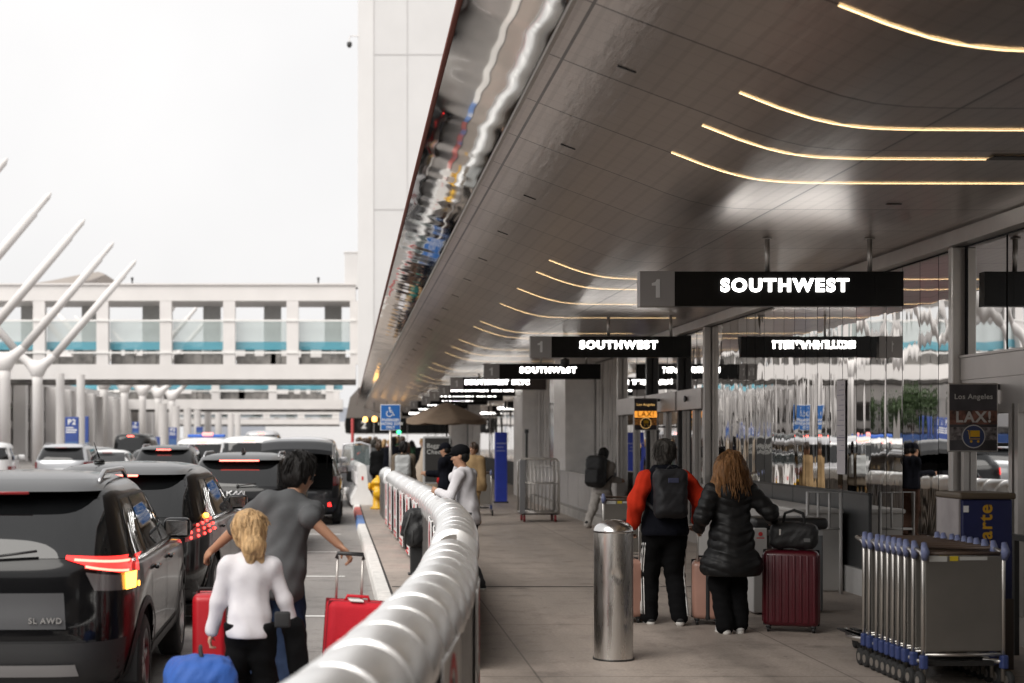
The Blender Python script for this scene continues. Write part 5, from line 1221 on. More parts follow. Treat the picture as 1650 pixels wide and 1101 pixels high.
# ================================================================== bags
def suitcase(label, loc, rz, W, D, Hh, col, hard=True, handle=.0, tilt=0.0, ribs=0, strap=None, name='suitcase', group='suitcases being pulled', rough=.35, sidebands=None):
    t = thing(name, label, 'suitcase', loc, rz, group)
    if tilt: t.rotation_euler.x = tilt
    m = mat('case_'+label[:14].replace(' ', '_'), col, rough, var=.06, vscale=6, bump=0 if hard else .15, bscale=90, coat=.2 if hard else 0)
    z0 = .055
    b = MB(); b.rbox((0, 0, z0+Hh/2), (W, D, Hh), .05 if hard else .045, 5); body = b.build('shell', m, t, 'auto')
    if ribs:
        b = MB()
        for k in range(ribs):
            x = -W/2+W*(k+.7)/(ribs+.4)
            for sy in (-1, 1): b.rbox((x, sy*D/2, z0+Hh/2), (W/ribs*.45, .018, Hh*.88), .008, 3)
        for k in range(3):
            y = -D/2+D*(k+.75)/3.5
            for sx in (-1, 1): b.rbox((sx*W/2, y, z0+Hh/2), (.014, D*.16, Hh*.88), .006, 2)
        b.build('ribs', m, t, 'auto')
    b = MB(); 
    if hard: b.rbox((0, 0, z0+Hh/2), (W+.006, .02, Hh+.006), .05, 4)
    else: b.rbox((0, -D*.28, z0+Hh/2), (W+.008, .012, Hh+.008), .05, 4); b.rbox((0, D*.25, z0+Hh/2), (W+.008, .012, Hh+.008), .05, 4)
    b.build('zip_seam', M_blackm if hard else mat('zip_dark_red', (.16, .006, .012), .6), t)
    b = MB(); b.tube([(-.08, 0, z0+Hh-.005), (-.07, 0, z0+Hh+.03), (.07, 0, z0+Hh+.03), (.08, 0, z0+Hh-.005)], .011, 8); b.build('top_handle', M_blackm if hard else m, t, True)
    for sx in (-1, 1):
        for sy in (-1, 1):
            b = MB(); b.lathe([(.01, -.012), (.026, -.012), (.026, .012), (.01, .012)], (sx*(W/2-.05), sy*(D/2-.045), .026), 14, 'X'); b.rbox((sx*(W/2-.05), sy*(D/2-.045), .055), (.05, .05, .035), .01, 2); b.build('wheel', M_black, t, True)
    if handle:
        yb = -D/2+.03 if not sidebands else 0
        b = MB(); 
        for sx in (-.085, .085): b.tube([(sx, yb, z0+Hh-.05), (sx, yb, handle-.02)], .009, 8)
        b.build('telescopic_handle', M_alu, t, True)
        b = MB(); b.tube([(-.10, yb, handle-.035), (-.095, yb, handle-.005), (0, yb, handle), (.095, yb, handle-.005), (.10, yb, handle-.035)], .014, 8); b.build('grip', M_black, t, True)
    if strap:
        b = MB(); b.rbox((strap, 0, z0+Hh/2), (.045, D+.02, Hh+.016), .05, 4); b.build('strap', M_blackm, t)
    return t, body, m
s1, _, _ = suitcase('large maroon ribbed hard suitcase beside the woman, black bag on top', (4.01, 13.85, 0), R(-18), .50, .32, .70, (.075, .003, .009), ribs=8)
s2, _, _ = suitcase('rose gold hard suitcase with a black strap between the man and the woman', (3.36, 14.45, 0), R(-12), .28, .42, .56, (.40, .22, .17), handle=1.02, strap=.01)
s3, _, _ = suitcase('rose gold hard suitcase half hidden behind the steel bollard', (2.60, 14.6, 0), R(8), .26, .40, .56, (.40, .22, .17), handle=1.0)
s4, body, m4 = suitcase('bright red fabric suitcase tilted behind the man in the grey shirt', (-.075, 9.9, -.13), R(8), .40, .27, .79, (.52, .006, .02), hard=False, rough=.75, group='red fabric luggage')
s4.rotation_euler = (R(0), R(4), R(8))
b = MB(); b.rbox((0.02, -.155, .40), (.34, .04, .42), .02, 3); b.build('front_pocket', m4, s4, 'auto')
b = MB(); b.tube([(-.13, -.175, .56), (-.02, -.18, .585), (.13, -.175, .575)], .006, 6); b.b2((.085, -.181, .28), (.105, -.1765, .62)); b.build('pocket_zip', mat('zip_pink', (.6, .12, .14), .5), s4)
b = MB(); b.rbox((-.02, -.08, .855), (.09, .10, .01), .003, 1); b.build('luggage_tag', M_white, s4)
b = MB(); 
for sx in (-.085, .085): b.tube([(sx-.05, .06, .80), (sx-.06, .06, 1.13)], .009, 8)
b.build('telescopic_handle', M_alu, s4, True)
b = MB(); b.tube([(-.15, .06, 1.115), (-.145, .06, 1.15), (.025, .06, 1.15), (.03, .06, 1.115)], .014, 8); b.build('grip', M_black, s4, True)
s5, _, m5 = suitcase('red shiny suitcase standing between the black car and the girl', (-1.08, 10.7, -.13), R(5), .24, .36, .76, (.50, .008, .018), hard=True, group='red fabric luggage', rough=.5)
# black holdall on the maroon case
t = thing('holdall', 'black soft holdall lying on top of the maroon suitcase', 'bag', (4.03, 13.83, .755), R(-18))
s = SDF(.012, .05); s.rb((0, 0, .13), (.21, .13, .11), .07).ell((-.05, 0, .21), (.13, .10, .05)); s.mesh('body', mat('bag_black_cloth', (.010, .010, .011), .6, bump=.2, bscale=60), t, noise=.008, nscale=28)
for y in (-.08, .08): b = MB(); b.tube([(-.1, y, .24), (-.08, y*.6, .34), (.0, y*.4, .37), (.08, y*.6, .34), (.1, y, .24)], .012, 8); b.build('handle', M_blackm, t, True)
b = MB(); b.rbox((.12, -.135, .1), (.06, .01, .035), .004, 1); b.build('patch', mat('patch_grey', (.12, .12, .12), .5), t)
b = MB(); b.rbox((-.12, -.13, .17), (.022, .012, .06), .004, 1); b.build('buckle', M_alu, t)
# blue bag carried low at the left bottom
t = thing('duffel_bag', 'bright blue duffel bag hanging low beside the girl', 'bag', (-.96, 9.0, .28), R(10))
s = SDF(.014, .06); s.rb((0, 0, .02), (.20, .28, .15), .10).ell((0, -.05, .13), (.16, .2, .07)); s.mesh('body', mat('bag_blue', (.018, .085, .34), .7, bump=.2, bscale=50), t, noise=.012, nscale=22)
b = MB(); b.tube([(.14, -.24, .06), (.17, -.1, .17), (.17, .1, .17), (.14, .24, .06)], .012, 8); b.build('strap', mat('strap_navy', (.01, .03, .14), .7), t, True)
b = MB(); b.tube([(0, -.12, .17), (-.01, -.08, .25), (0, .05, .25), (0, .1, .17)], .013, 8); b.build('handle', M_blackm, t, True)
# black rucksack hung on a short dark post by the barrier
t = thing('short_post', 'short black post at the road side of the middle barrier', 'post', (.76, 19.55, 0))
b = MB(); b.rbox((0, 0, .31), (.20, .16, .62), .015, 2); b.build('shaft', mat('post_black', (.016, .017, .018), .5, var=.2), t); b = MB(); b.rbox((0, 0, .01), (.26, .22, .02), .006, 1); b.build('foot', M_black, t)
t = thing('rucksack', 'black rucksack slumped over the short post by the barrier', 'rucksack', (.74, 19.5, .32))
s = SDF(.014, .06); s.rb((0.02, 0, .30), (.15, .11, .25), .09).cap((-.10, -.02, .42), (-.18, -.02, .22), .07, .03).ell((0, -.1, .22), (.11, .05, .13)); s.mesh('body', mat('bag_black_cloth', (.01, .01, .011), .6), t, noise=.01, nscale=24)
b = MB(); b.tube([(-.06, -.16, .28), (-.06, -.165, .1)], .008, 6); b.tube([(-.08, -.12, .5), (-.16, -.1, .25), (-.14, -.08, .02)], .014, 6); b.build('strap', mat('strap_grey', (.05, .05, .05), .7), t, True)
# ================================================================== people
SK = {'light': mat('skin_light', (.50, .30, .21), .5, spec=.4), 'tan': mat('skin_tan', (.40, .22, .14), .5, spec=.4), 'dark': mat('skin_dark', (.12, .06, .04), .5)}
def ik(a, c, l1, l2, pole):
    a, c = Vector(a), Vector(c); d = c-a; L = d.length
    if L > (l1+l2)*.999: c = a+d.normalized()*(l1+l2)*.999; d = c-a; L = d.length
    x = (l1*l1-l2*l2+L*L)/(2*L); h = math.sqrt(max(l1*l1-x*x, 0)); n = d.normalized(); p = Vector(pole); p = (p-n*p.dot(n)).normalized()
    return a+n*x+p*h, c
def person(label, loc, rz=0, H=1.72, skin='light', lean=(0, 0, 1), yaw=0.0, head=(0, 0), build=1.0, pelvis=(0, 0), drop=0.0,
           hands=(None, None), elbow=((.6, -.8, -.2), (-.6, -.8, -.2)), feet=((-.1, 0, 0), (.1, 0, 0)), heel=(0, 0), top=None, legs=None, shoes=None, hair=None, res=.0095, group='people on the pavement and road', grip=(True, True), far=False, sole=None, hs=1.05):
    """local frame: faces +Y, right hand is +X. index 0 = left, 1 = right"""
    t = thing('person', label, 'person', loc, rz, group); k = H/1.75; bl = build; kh = k*hs
    up = Vector(lean).normalized(); fy = Matrix.Rotation(yaw, 3, 'Z'); rt = (fy @ Vector((1, 0, 0))); rt = (rt-up*rt.dot(up)).normalized(); fw = up.cross(rt)
    Pl = Vector((pelvis[0], pelvis[1], (.95-drop)*k)); nb = Pl+up*.50*k
    hy = Matrix.Rotation(head[0], 3, 'Z'); hf = (hy @ fw).normalized(); hu = (Vector((0, 0, 1))*.8+up*.2).normalized()
    if head[1]: hu = (hu*math.cos(head[1])+hf*math.sin(head[1])).normalized(); 
    hf = (hf-hu*hf.dot(hu)).normalized(); hr = hf.cross(hu)
    hc = nb+hu*.172*kh+hf*.02*k
    FT = frame(up, rt); FH = frame(hu, hr)
    sh = [nb-up*.055*k+rt*sg*.168*k*bl for sg in (-1, 1)]
    hp = [Pl+rt*sg*.088*k*bl-Vector((0, 0, .05*k)) for sg in (-1, 1)]
    el, wr, hd = [], [], []
    for i, sg in enumerate((-1, 1)):
        tg = hands[i] or (sh[i]+Vector((sg*.07, .03, -.53*k)))
        e, w_ = ik(sh[i], tg, .285*k, .255*k, elbow[i]); el.append(e); wr.append(w_); hd.append((w_-e).normalized())
    kn, an = [], []
    for i in range(2):
        a_ = Vector((feet[i][0], feet[i][1], feet[i][2]+.085*k)); q, a2 = ik(hp[i], a_, .43*k, .425*k, fw+Vector((0, 0, .05))); kn.append(q); an.append(a2)
    fdir = [Matrix.Rotation(yaw*.5+(feet[i][3] if len(feet[i]) > 3 else (.12 if i == 0 else -.12)), 3, 'Z') @ Vector((0, 1, 0)) for i in range(2)]
    # ---- body: one continuous surface
    s = SDF(res, .028*k)
    s.ell(Pl+up*.02*k, (.155*k*bl, .105*k*bl, .125*k), FT).ell(Pl+up*.2*k, (.138*k*bl, .095*k*bl, .17*k), FT).ell(Pl+up*.37*k, (.158*k*bl, .108*k*bl, .16*k), FT)
    s.cap(nb-up*.06*k, hc-hu*.06*k, .058*k, .052*k)
    for i, sg in enumerate((-1, 1)):
        s.cap(nb-up*.02*k, sh[i], .05*k, .058*k); s.cap(sh[i], el[i], .052*k*bl, .040*k); s.cap(el[i], wr[i], .041*k, .026*k)
        s.cap(hp[i], kn[i], .085*k*bl, .055*k); s.cap(kn[i], an[i], .056*k, .036*k); s.cap(an[i]-Vector((0, 0, .02)), an[i]+fdir[i]*.12*k-Vector((0, 0, .05*k)), .04*k, .032*k)
        # hand: palm, four unequal bent fingers, thumb
        d = hd[i]; n = Vector((sg*-1.0, 0, 0)); n = rt*(-sg); n = (n-d*n.dot(d)).normalized(); fwh = d.cross(n)*(1 if sg < 0 else -1)
        if fwh.dot(fw) < 0: fwh = -fwh
        pc = wr[i]+d*.048*k
        s.ell(pc, (.017*k, .042*k, .052*k), frame(d, n), k=.012)
        if not far:
            cu = 1.0 if grip[i] else .35
            for f in range(4):
                b0 = wr[i]+d*.085*k+fwh*(.030-.020*f)*k; L = (.040, .045, .042, .033)[f]*k
                d1 = (d*math.cos(.5*cu)+n*math.sin(.5*cu)); d2 = (d*math.cos(1.7*cu)+n*math.sin(1.7*cu))
                b1 = b0+d1*L; b2 = b1+d2*L*.9
                s.cap(b0-d*.02*k, b1, .0095*k, .009*k, k=.006); s.cap(b1, b2, .009*k, .0075*k, k=.005)
            t0 = wr[i]+d*.03*k+fwh*.032*k; t1 = t0+(fwh*.6+d*.7+n*.4).normalized()*.035*k; s.cap(t0, t1, .0115*k, .010*k, k=.01); s.cap(t1, t1+(d*.6+n*.8).normalized()*.03*k, .010*k, .008*k, k=.006)
    # head with a face
    s.ell(hc+hu*.02*kh-hf*.012*kh, (.074*kh, .094*kh, .100*kh), FH).ell(hc-hu*.045*kh+hf*.022*kh, (.055*kh, .064*kh, .070*kh), FH)
    if not far:
        s.ell(hc-hu*.10*kh+hf*.062*kh, (.022*kh, .020*kh, .018*kh), FH, k=.02)
        s.cap(hc+hf*.080*kh+hu*.012*kh, hc+hf*.100*kh-hu*.028*kh, .009*kh, .0135*kh, k=.012)
        for sg in (-1, 1):
            s.ell(hc+hr*sg*.074*kh-hf*.005*kh-hu*.012*kh, (.010*kh, .020*kh, .030*kh), FH, k=.008)
            s.ell(hc+hr*sg*.030*kh+hf*.080*kh+hu*.028*kh, (.022*kh, .012*kh, .008*kh), FH, k=.01)
            s.ell(hc+hr*sg*.035*kh+hf*.068*kh-hu*.022*kh, (.018*kh, .014*kh, .016*kh), FH, k=.02)
        s.ell(hc-hu*.062*kh+hf*.083*kh, (.022*kh, .010*kh, .006*kh), FH, k=.008); s.ell(hc-hu*.073*kh+hf*.082*kh, (.018*kh, .010*kh, .007*kh), FH, k=.008)
        for sg in (-1, 1): s.cut(hc+hr*sg*.031*kh+hf*.094*kh+hu*.006*kh, (.016*kh, .010*kh, .007*kh), FH)
    s.mesh('body', SK[skin], t)
    if not far:
        for sg in (-1, 1):
            b = MB(); b.lathe([(.001, -.011), (.008, -.008), (.0115, 0), (.008, .008), (.001, .011)], n=12)
            o = b.build('eye', mat('eye_dark', (.03, .02, .015), .15), t, True); o.location = hc+hr*sg*.031*k+hf*.079*k+hu*.006*k
    # ---- trousers
    if legs:
        lk, lc = legs[0], legs[1]; s = SDF(res, .035*k); wd = legs[2] if len(legs) > 2 else 1.0
        s.ell(Pl-up*.01*k, (.166*k*bl, .120*k*bl, .115*k), FT); s.cap(Pl-Vector((0, 0, .09*k)), Pl-Vector((0, 0, .11*k)), .085*k, .08*k)
        for i in range(2):
            s.cap(hp[i]+Vector((0, 0, .02)), kn[i], .102*k*bl, .074*k*wd); s.cap(kn[i], an[i]-Vector((0, 0, .005*k)), .070*k*wd, .060*k*wd)
        if lk == 'jeans':
            for i in range(2): s.ell(an[i]-Vector((0, 0, .02*k)), (.07*k*wd, .075*k*wd, .035*k))
        zt_ = Pl.z+.01*k; s.mesh('trousers', lc, t, noise=.0115, nscale=22, dirn=(.9, .9, .9), fn=lambda F, X, Y, Z: np.maximum(F, Z-zt_))
    # ---- shoes
    if shoes:
        for i in range(2):
            s = SDF(res*.8, .02); a = an[i]; f = fdir[i]; hz = heel[i]
            to = a+f*.155*k-Vector((0, 0, .058*k)); he = a-f*.045*k-Vector((0, 0, .05*k))
            if hz: he = he+Vector((0, 0, hz*.09)); to = to-Vector((0, 0, 0.0))
            s.cap(he, to, .040*k, .034*k).ell(a-Vector((0, 0, .015)), (.05*k, .058*k, .05*k)); zc = min(he.z, to.z)-.036*k
            o = s.mesh('shoe', shoes, t)
            if sole:
                s = SDF(res*.8, .01); s.cap(he-Vector((0, 0, .025*k)), to-Vector((0, 0, .022*k)), .040*k, .036*k); s.mesh('sole', sole, o)
    # ---- upper clothing
    if top:
        kind, tm = top[0], top[1]; ex = {'tee': .018, 'long': .005, 'coat': .03, 'puffer': .031, 'hoodie': .026}.get(kind, .018); s = SDF(res, .04*k)
        hem = {'tee': -.14, 'long': -.10, 'coat': -.22, 'puffer': -.38, 'hoodie': -.11}.get(kind, -.1)*k
        if len(top) > 2 and 'hem' in top[2]: hem = top[2]['hem']*k
        s.ell(Pl+up*.37*k, ((.162*bl+ex)*k, (.112*bl+ex)*k, (.165+ex*.3)*k), FT).ell(Pl+up*.2*k, ((.142*bl+ex*1.15)*k, (.1*bl+ex*1.2)*k, .19*k), FT).ell(Pl+up*.05*k, ((.166*bl+ex*1.2)*k, (.124*bl+ex*1.2)*k, .16*k), FT)
        if kind in ('puffer', 'coat'):
            lo = Pl+Vector((0, 0, hem)); s.ell(Pl-Vector((0, 0, .08*k)), ((.178*bl+ex)*k, (.145*bl+ex)*k, .2*k)); s.ell(lo+Vector((0, 0, .10*k)), ((.255*bl+ex)*k, (.19*bl+ex)*k, .22*k))
        else:
            s.ell(Pl+up*(hem*.55), ((.176*bl+ex*1.2)*k, (.134*bl+ex*1.3)*k, .12*k), FT)
        s.cap(nb-up*.055*k, nb-up*.015*k, .078*k, .064*k)
        sm = len(top) > 2 and top[2].get('sleeve'); s2 = SDF(res, .03*k) if sm else s
        for i in range(2):
            s.cap(nb-up*.04*k, sh[i], .062*k+ex*.6, .064*k+ex*.4)
            q = s2
            if kind == 'tee': q.cap(sh[i], sh[i].lerp(el[i], .97), .064*k, .066*k)
            else: q.cap(sh[i], el[i], (.056*bl+ex)*k, (.047+ex)*k); q.cap(el[i], el[i].lerp(wr[i], .96), (.046+ex*.95)*k, (.034+ex*.7)*k)
        zlow = Pl.z+hem
        if kind == 'puffer':
            def fnp(F, X, Y, Z):
                ph = (Z-.35*np.abs(X))*math.pi/(.095*k); return np.maximum(F-.011*np.abs(np.sin(ph))**.6+.006, (zlow-Z))
            s.mesh('coat', tm, t, noise=.005, nscale=30, fn=fnp)
        else:
            def fnc(F, X, Y, Z):
                d = zlow-((X-Pl.x)*up.x+(Y-Pl.y)*up.y+(Z-Pl.z)*up.z+Pl.z) if kind != 'coat' else zlow-Z
                return np.maximum(F, d)
            s.mesh({'tee': 'shirt', 'long': 'shirt', 'coat': 'coat', 'hoodie': 'jacket'}[kind], tm, t, noise=.0095, nscale=19, dirn=(1.3, 1.3, .6), fn=fnc)
        if sm: s2.mesh('sleeves', sm, t, noise=.011, nscale=28)
    # ---- hair / hat
    if hair:
        hk, hm = hair[0], hair[1]; s = SDF(min(res, .008), .02)
        if hk == 'cap':
            s.ell(hc+hu*.045*kh-hf*.010*kh, (.088*kh, .110*kh, .086*kh), FH); s.cut(hc-hu*.075*kh, (.3*kh, .3*kh, .075*kh), FH)
            vis = [hc+hf*(.09+.0)*kh+hu*.035*kh+hr*x*k for x in (-.035, 0, .035)]
            for v in vis: s.cap(v, v+hf*.075*kh-hu*.012*kh, .016*kh, .010*kh)
            s.mesh('cap', hm, t); s = SDF(.008, .02); s.ell(hc-hf*.045*kh-hu*.012*kh, (.080*kh, .062*kh, .075*kh), FH); s.mesh('hair', hair[2], t)
        else:
            s.ell(hc+hu*.036*kh-hf*.022*kh, (.086*kh, .100*kh, .100*kh), FH); s.ell(hc-hu*.02*kh-hf*.05*kh, (.078*kh, .060*kh, .085*kh), FH)
            if hk == 'long':
                for sg in (-1, 1): s.cap(hc+hr*sg*.065*kh-hf*.02*kh, hc+hr*sg*.125*kh-hu*.20*kh-hf*.05*kh, .068*kh, .058*kh)
                s.cap(hc-hf*.05*kh, hc-hu*.25*kh-hf*.085*kh, .085*kh, .062*kh); s.cap(hc-hr*.05*kh-hf*.05*kh, hc-hu*.27*kh-hf*.07*kh-hr*.11*kh, .075*kh, .04*kh)
            if hk == 'tail':
                s.ell(hc-hf*.03*kh+hu*.0*kh, (.092*kh, .095*kh, .10*kh), FH); s.ell(hc-hf*.095*kh-hu*.085*kh+hr*.01*kh, (.058*kh, .05*kh, .058*kh), FH, k=.015)
                s.cap(hc-hf*.10*kh-hu*.11*kh-hr*.02*kh, hc-hf*.085*kh-hu*.20*kh+hr*.0*kh, .034*kh, .022*kh, k=.012); s.cap(hc-hf*.10*kh-hu*.10*kh+hr*.03*kh, hc-hf*.08*kh-hu*.185*kh+hr*.055*kh, .028*kh, .014*kh, k=.012)
            if hk == 'bun': s.ell(hc-hf*.08*kh+hu*.05*kh, (.045*kh, .045*kh, .045*kh), FH)
            s.cut(hc+hf*.115*kh-hu*.03*kh, (.085*kh, .062*kh, .085*kh), FH)
            hobj = s.mesh('hair', hm, t, noise=.016 if hk != 'short' else .011, nscale=46, dirn=(1, 1, .3))
            if not far and res < .012:
                b = MB(); rr = random.Random(len(label)); bun = hc-hf*.09*kh-hu*.085*kh
                for _ in range(420):
                    a = rr.uniform(0, 6.283); w_ = rr.uniform(-.25 if hk != 'short' else -.45, 1); q = math.sqrt(1-min(w_*w_, 1)); x_, y_ = q*math.cos(a), q*math.sin(a)
                    if y_ > .35 and w_ < .75: continue
                    c0 = hc+hu*.036*kh-hf*.02*kh; p = c0+hr*x_*.086*kh+hf*y_*.10*kh+hu*w_*.10*kh; pts = [p]; L = {'short': 3, 'bun': 4, 'tail': 7, 'long': 15}[hk]; sl_ = rr.uniform(.016, .024)*kh
                    drift = Vector((rr.uniform(-1, 1), rr.uniform(-1, 1), rr.uniform(-.5, .8)))*(.30 if hk == 'short' else .20)
                    for j in range(L):
                        nrm = (p-c0).normalized(); g = (bun-p).normalized() if hk == 'tail' else Vector((0, 0, -1))-hf*.25
                        if j < 5 or hk != 'long': g = g-nrm*min(g.dot(nrm), 0)
                        g = (g.normalized()+drift+Vector((math.sin(j*1.3+a), math.cos(j*1.1+a), 0))*(.22 if hk != 'short' else .1)).normalized(); p = p+g*sl_; pts.append(p)
                    b.tube([q_+(q_-c0).normalized()*.006 for q_ in pts], [.0034*kh]*(len(pts)-1)+[.0008], 4)
                b.build('hair_strands', hm, hobj, True)
    t['_k'] = k
    return dict(t=t, nb=nb, up=up, rt=rt, fw=fw, sh=sh, el=el, wr=wr, kn=kn, an=an, hp=hp, Pl=Pl, k=k, hc=hc, FT=FT, hf=hf, hu=hu, hr=hr)
def cloth(n, c, var=.08, rough=.9, bump=.12, bs=120): return mat('cloth_'+n, c, rough, var=var, vscale=14, bump=bump, bscale=bs, spec=.12)
K_hair = mat('hair_black', (.006, .005, .0045), .5, var=.4, vscale=70, spec=.2, bump=.6, bscale=90, stretch=(1, 1, .2)); K_grey = mat('hair_grey', (.05, .045, .04), .6, spec=.2, bump=.6, bscale=90, var=.5, vscale=70, stretch=(1, 1, .2))
K_auburn = mat('hair_auburn', (.20, .095, .035), .45, spec=.25, bump=.7, bscale=80, var=.45, vscale=60, stretch=(1, 1, .12)); K_blond = mat('hair_blond', (.43, .275, .135), .5, spec=.25, bump=.7, bscale=80, var=.45, vscale=60, stretch=(1, 1, .15)); K_brown = mat('hair_brown', (.05, .028, .016), .5, var=.3, vscale=60)
M_sole = mat('sole_white', (.62, .60, .57), .6)
C_black = cloth('black', (.005, .005, .0055)); C_char = cloth('charcoal_tee', (.085, .087, .090), .06); C_jean = cloth('denim', (.018, .030, .062), .2); C_blackp = cloth('black_trousers', (.0045, .0045, .005))
C_whit = cloth('white_knit', (.62, .60, .62), .04); C_orange = cloth('orange_red', (.52, .032, .012)); C_navy = cloth('dark_navy', (.005, .0055, .009)); C_puff = mat('cloth_puffer', (.0075, .0075, .008), .5, var=.1, vscale=20, spec=.28)
C_beige = cloth('beige_grey', (.40, .37, .345)); C_tan = cloth('tan', (.34, .23, .12)); C_red = cloth('red', (.42, .02, .02)); C_brownp = cloth('brown', (.07, .04, .03)); C_khaki = cloth('khaki', (.13, .105, .08))
def rucksack(p, label, w, h, d, m, z=.30, group='rucksacks worn on backs', parent_off=0.0):
    """worn on the back: its own thing, placed against the wearer's spine"""
    t = thing('rucksack', label, 'rucksack', p['t'].location, p['t'].rotation_euler.z, group)
    c = p['Pl']+p['up']*z*p['k']-p['fw']*(.155*p['k']+d/2+parent_off)
    s = SDF(.012, .05); s.rb(c, (w/2, d/2, h/2), min(d, w)*.38, p['FT']); s.rb(c-p['fw']*d*.45-p['up']*h*.18, (w*.36, d*.25, h*.22), .03, p['FT'])
    s.mesh('body', m, t, noise=.006, nscale=24)
    for i, sg in enumerate((-1, 1)):
        b = MB(); a = c+p['rt']*sg*w*.28+p['up']*h*.42+p['fw']*d*.3; sh_ = p['nb']+p['rt']*sg*.10*p['k']+p['up']*.02; fr = p['nb']-p['up']*.12*p['k']+p['rt']*sg*.12*p['k']+p['fw']*.16*p['k']; lo = c+p['rt']*sg*w*.45-p['up']*h*.35+p['fw']*d*.3
        side = p['Pl']+p['up']*.26*p['k']+p['rt']*sg*.20*p['k']+p['fw']*.06
        b.tube([a, sh_+p['up']*.035-p['fw']*.05, sh_+p['up']*.03+p['fw']*.06, fr, side, lo], .017, 8); b.build('shoulder_strap', M_blackm, t, True)
    b = MB(); b.tube([c+p['up']*h*.5+p['rt']*-.03, c+p['up']*(h*.5+.04), c+p['up']*h*.5+p['rt']*.03], .008, 6); b.build('grab_loop', M_blackm, t, True)
    return t, c

# ---- man with orange sleeves and dark rucksack
p = person('grey-haired man with orange-red sleeves, dark vest and striped track trousers pulling two suitcases', (2.93, 14.3, 0), R(2), 1.76, 'light', lean=(0, .06, 1), head=(R(-28), .12), build=1.06,
           hands=(Vector((-.31, .03, .95)), Vector((.33, .08, 1.0))), elbow=((-.5, -1, -.1), (.5, -1, -.1)), feet=((-.125, .12, 0, .15), (.13, -.05, 0, -.2)), heel=(0, .2),
           top=('hoodie', C_navy, {'sleeve': C_orange, 'hem': -.10}), legs=('pants', C_blackp, 1.18), shoes=M_blackm, sole=M_sole, hair=('short', K_grey))
b = SDF(.012, .04); q = p; b.cap(q['nb']+q['rt']*-.09+q['up']*.02-q['fw']*.05, q['nb']+q['rt']*.09+q['up']*.02-q['fw']*.05, .055).ell(q['nb']-q['fw']*.085-q['up']*.03, (.11, .05, .08), q['FT']); b.mesh('hood', C_navy, q['t'], noise=.006, nscale=25)
for i, sg in enumerate((-1, 1)):
    for j in range(3):
        b = MB(); o = .026*(j-1)
        a, c, d = q['hp'][i], q['kn'][i], q['an'][i]
        def off(pt, r, o=o, sg=sg): return pt+q['rt']*sg*math.sqrt(max(r*r-(o-.035)**2, 0))+q['fw']*(o-.035)
        b.tube([off(a.lerp(c, u), .117-.018*u) for u in (.3, .5, .7, .9)]+[off(c.lerp(d, u), .098-.012*u) for u in (.05, .3, .55, .8, .98)], .0055, 5); b.build('stripe', M_white, q['t'], True)
t_, c_ = rucksack(p, 'dark rucksack worn by the man with orange sleeves', .31, .46, .15, mat('rucksack_dark', (.006, .006, .008), .7, bump=.1), z=.30)
b = MB(); b.rbox((0, 0, 0), (.10, .006, .045), .003, 1); o = b.build('label_patch', mat('patch_blue', (.04, .045, .09), .6), t_); o.location = c_-p['fw']*.083+p['up']*.12+p['rt']*.01
# tidy wild hair tuft
# ---- woman in the long quilted coat
p2 = person('woman with long auburn hair in a black quilted knee-length coat beside the maroon suitcase', (3.42, 13.72, 0), R(4), 1.63, 'light', lean=(.0, .03, 1), head=(R(4), .05), build=1.08, hs=1.12,
            hands=(Vector((-.27, .12, .96)), Vector((.44, .16, 1.04))), elbow=((-.45, -1, -.2), (.5, -.9, -.6)), feet=((-.075, -.05, 0, .1), (.085, .0, 0, -.35)), heel=(.1, 0),
            top=('puffer', C_puff), legs=('pants', C_blackp, 1.25), shoes=mat('shoe_pale', (.42, .41, .40), .6, var=.3), sole=M_sole, hair=('long', K_auburn))
q = p2; b = SDF(.012, .04); b.ell(q['nb']-q['fw']*.10-q['up']*.06, (.13, .06, .11), q['FT']).cap(q['nb']-q['rt']*.09-q['fw']*.03, q['nb']+q['rt']*.09-q['fw']*.03, .06); b.mesh('hood', C_puff, q['t'], noise=.006, nscale=28)
# ---- man in the grey T-shirt
p3 = person('dark-haired man in a grey T-shirt and jeans leaning forward, towing a bright red suitcase', (-.56, 10.2, -.13), R(6), 1.87, 'tan', lean=(.19, .20, 1), yaw=R(8), head=(R(-52), .34), build=.88, drop=.025, hs=1.06,
            hands=(Vector((-.44, .36, 1.14)), Vector((.40, -.20, 1.205))), elbow=((-.8, -.3, -.1), (.1, -.8, -.25)), feet=((-.17, .28, 0), (.10, -.22, 0)), heel=(0, .5),
            top=('tee', C_char, {'hem': -.17}), legs=('jeans', C_jean, 1.35), shoes=M_blackm, sole=M_sole, hair=('short', K_hair))
# ---- girl
p4 = person('blond girl with a low ponytail in a white long-sleeved top and black trousers', (-.69, 9.35, -.13), R(2), 1.405, 'light', lean=(0, .03, 1), head=(R(10), .10), build=1.0, hs=1.22,
            hands=(Vector((-.28, .06, .56)), Vector((.29, .08, .64))), elbow=((-.5, -.8, 0), (.7, -.6, 0)), feet=((-.10, .05, 0), (.10, -.03, 0)),
            top=('long', C_whit, {'hem': -.11}), legs=('pants', C_blackp, 1.2), shoes=M_blackm, sole=M_sole, hair=('tail', K_blond))
b = MB(); b.rbox((.205, -.115, .80), (.10, .05, .10), .015, 3); b.build('waist_pouch', M_blackm, p4['t'], 'auto')
t = thing('folded_jacket', 'dark grey folded jacket carried under the right arm of the girl', 'jacket', (-.42, 9.42, .50)); s = SDF(.012, .04); s.cap((0, 0, .10), (.02, .02, -.18), .065, .05).cap((.03, 0, .05), (.07, 0, -.2), .04, .03); s.mesh('cloth', C_black, t, noise=.01, nscale=25)
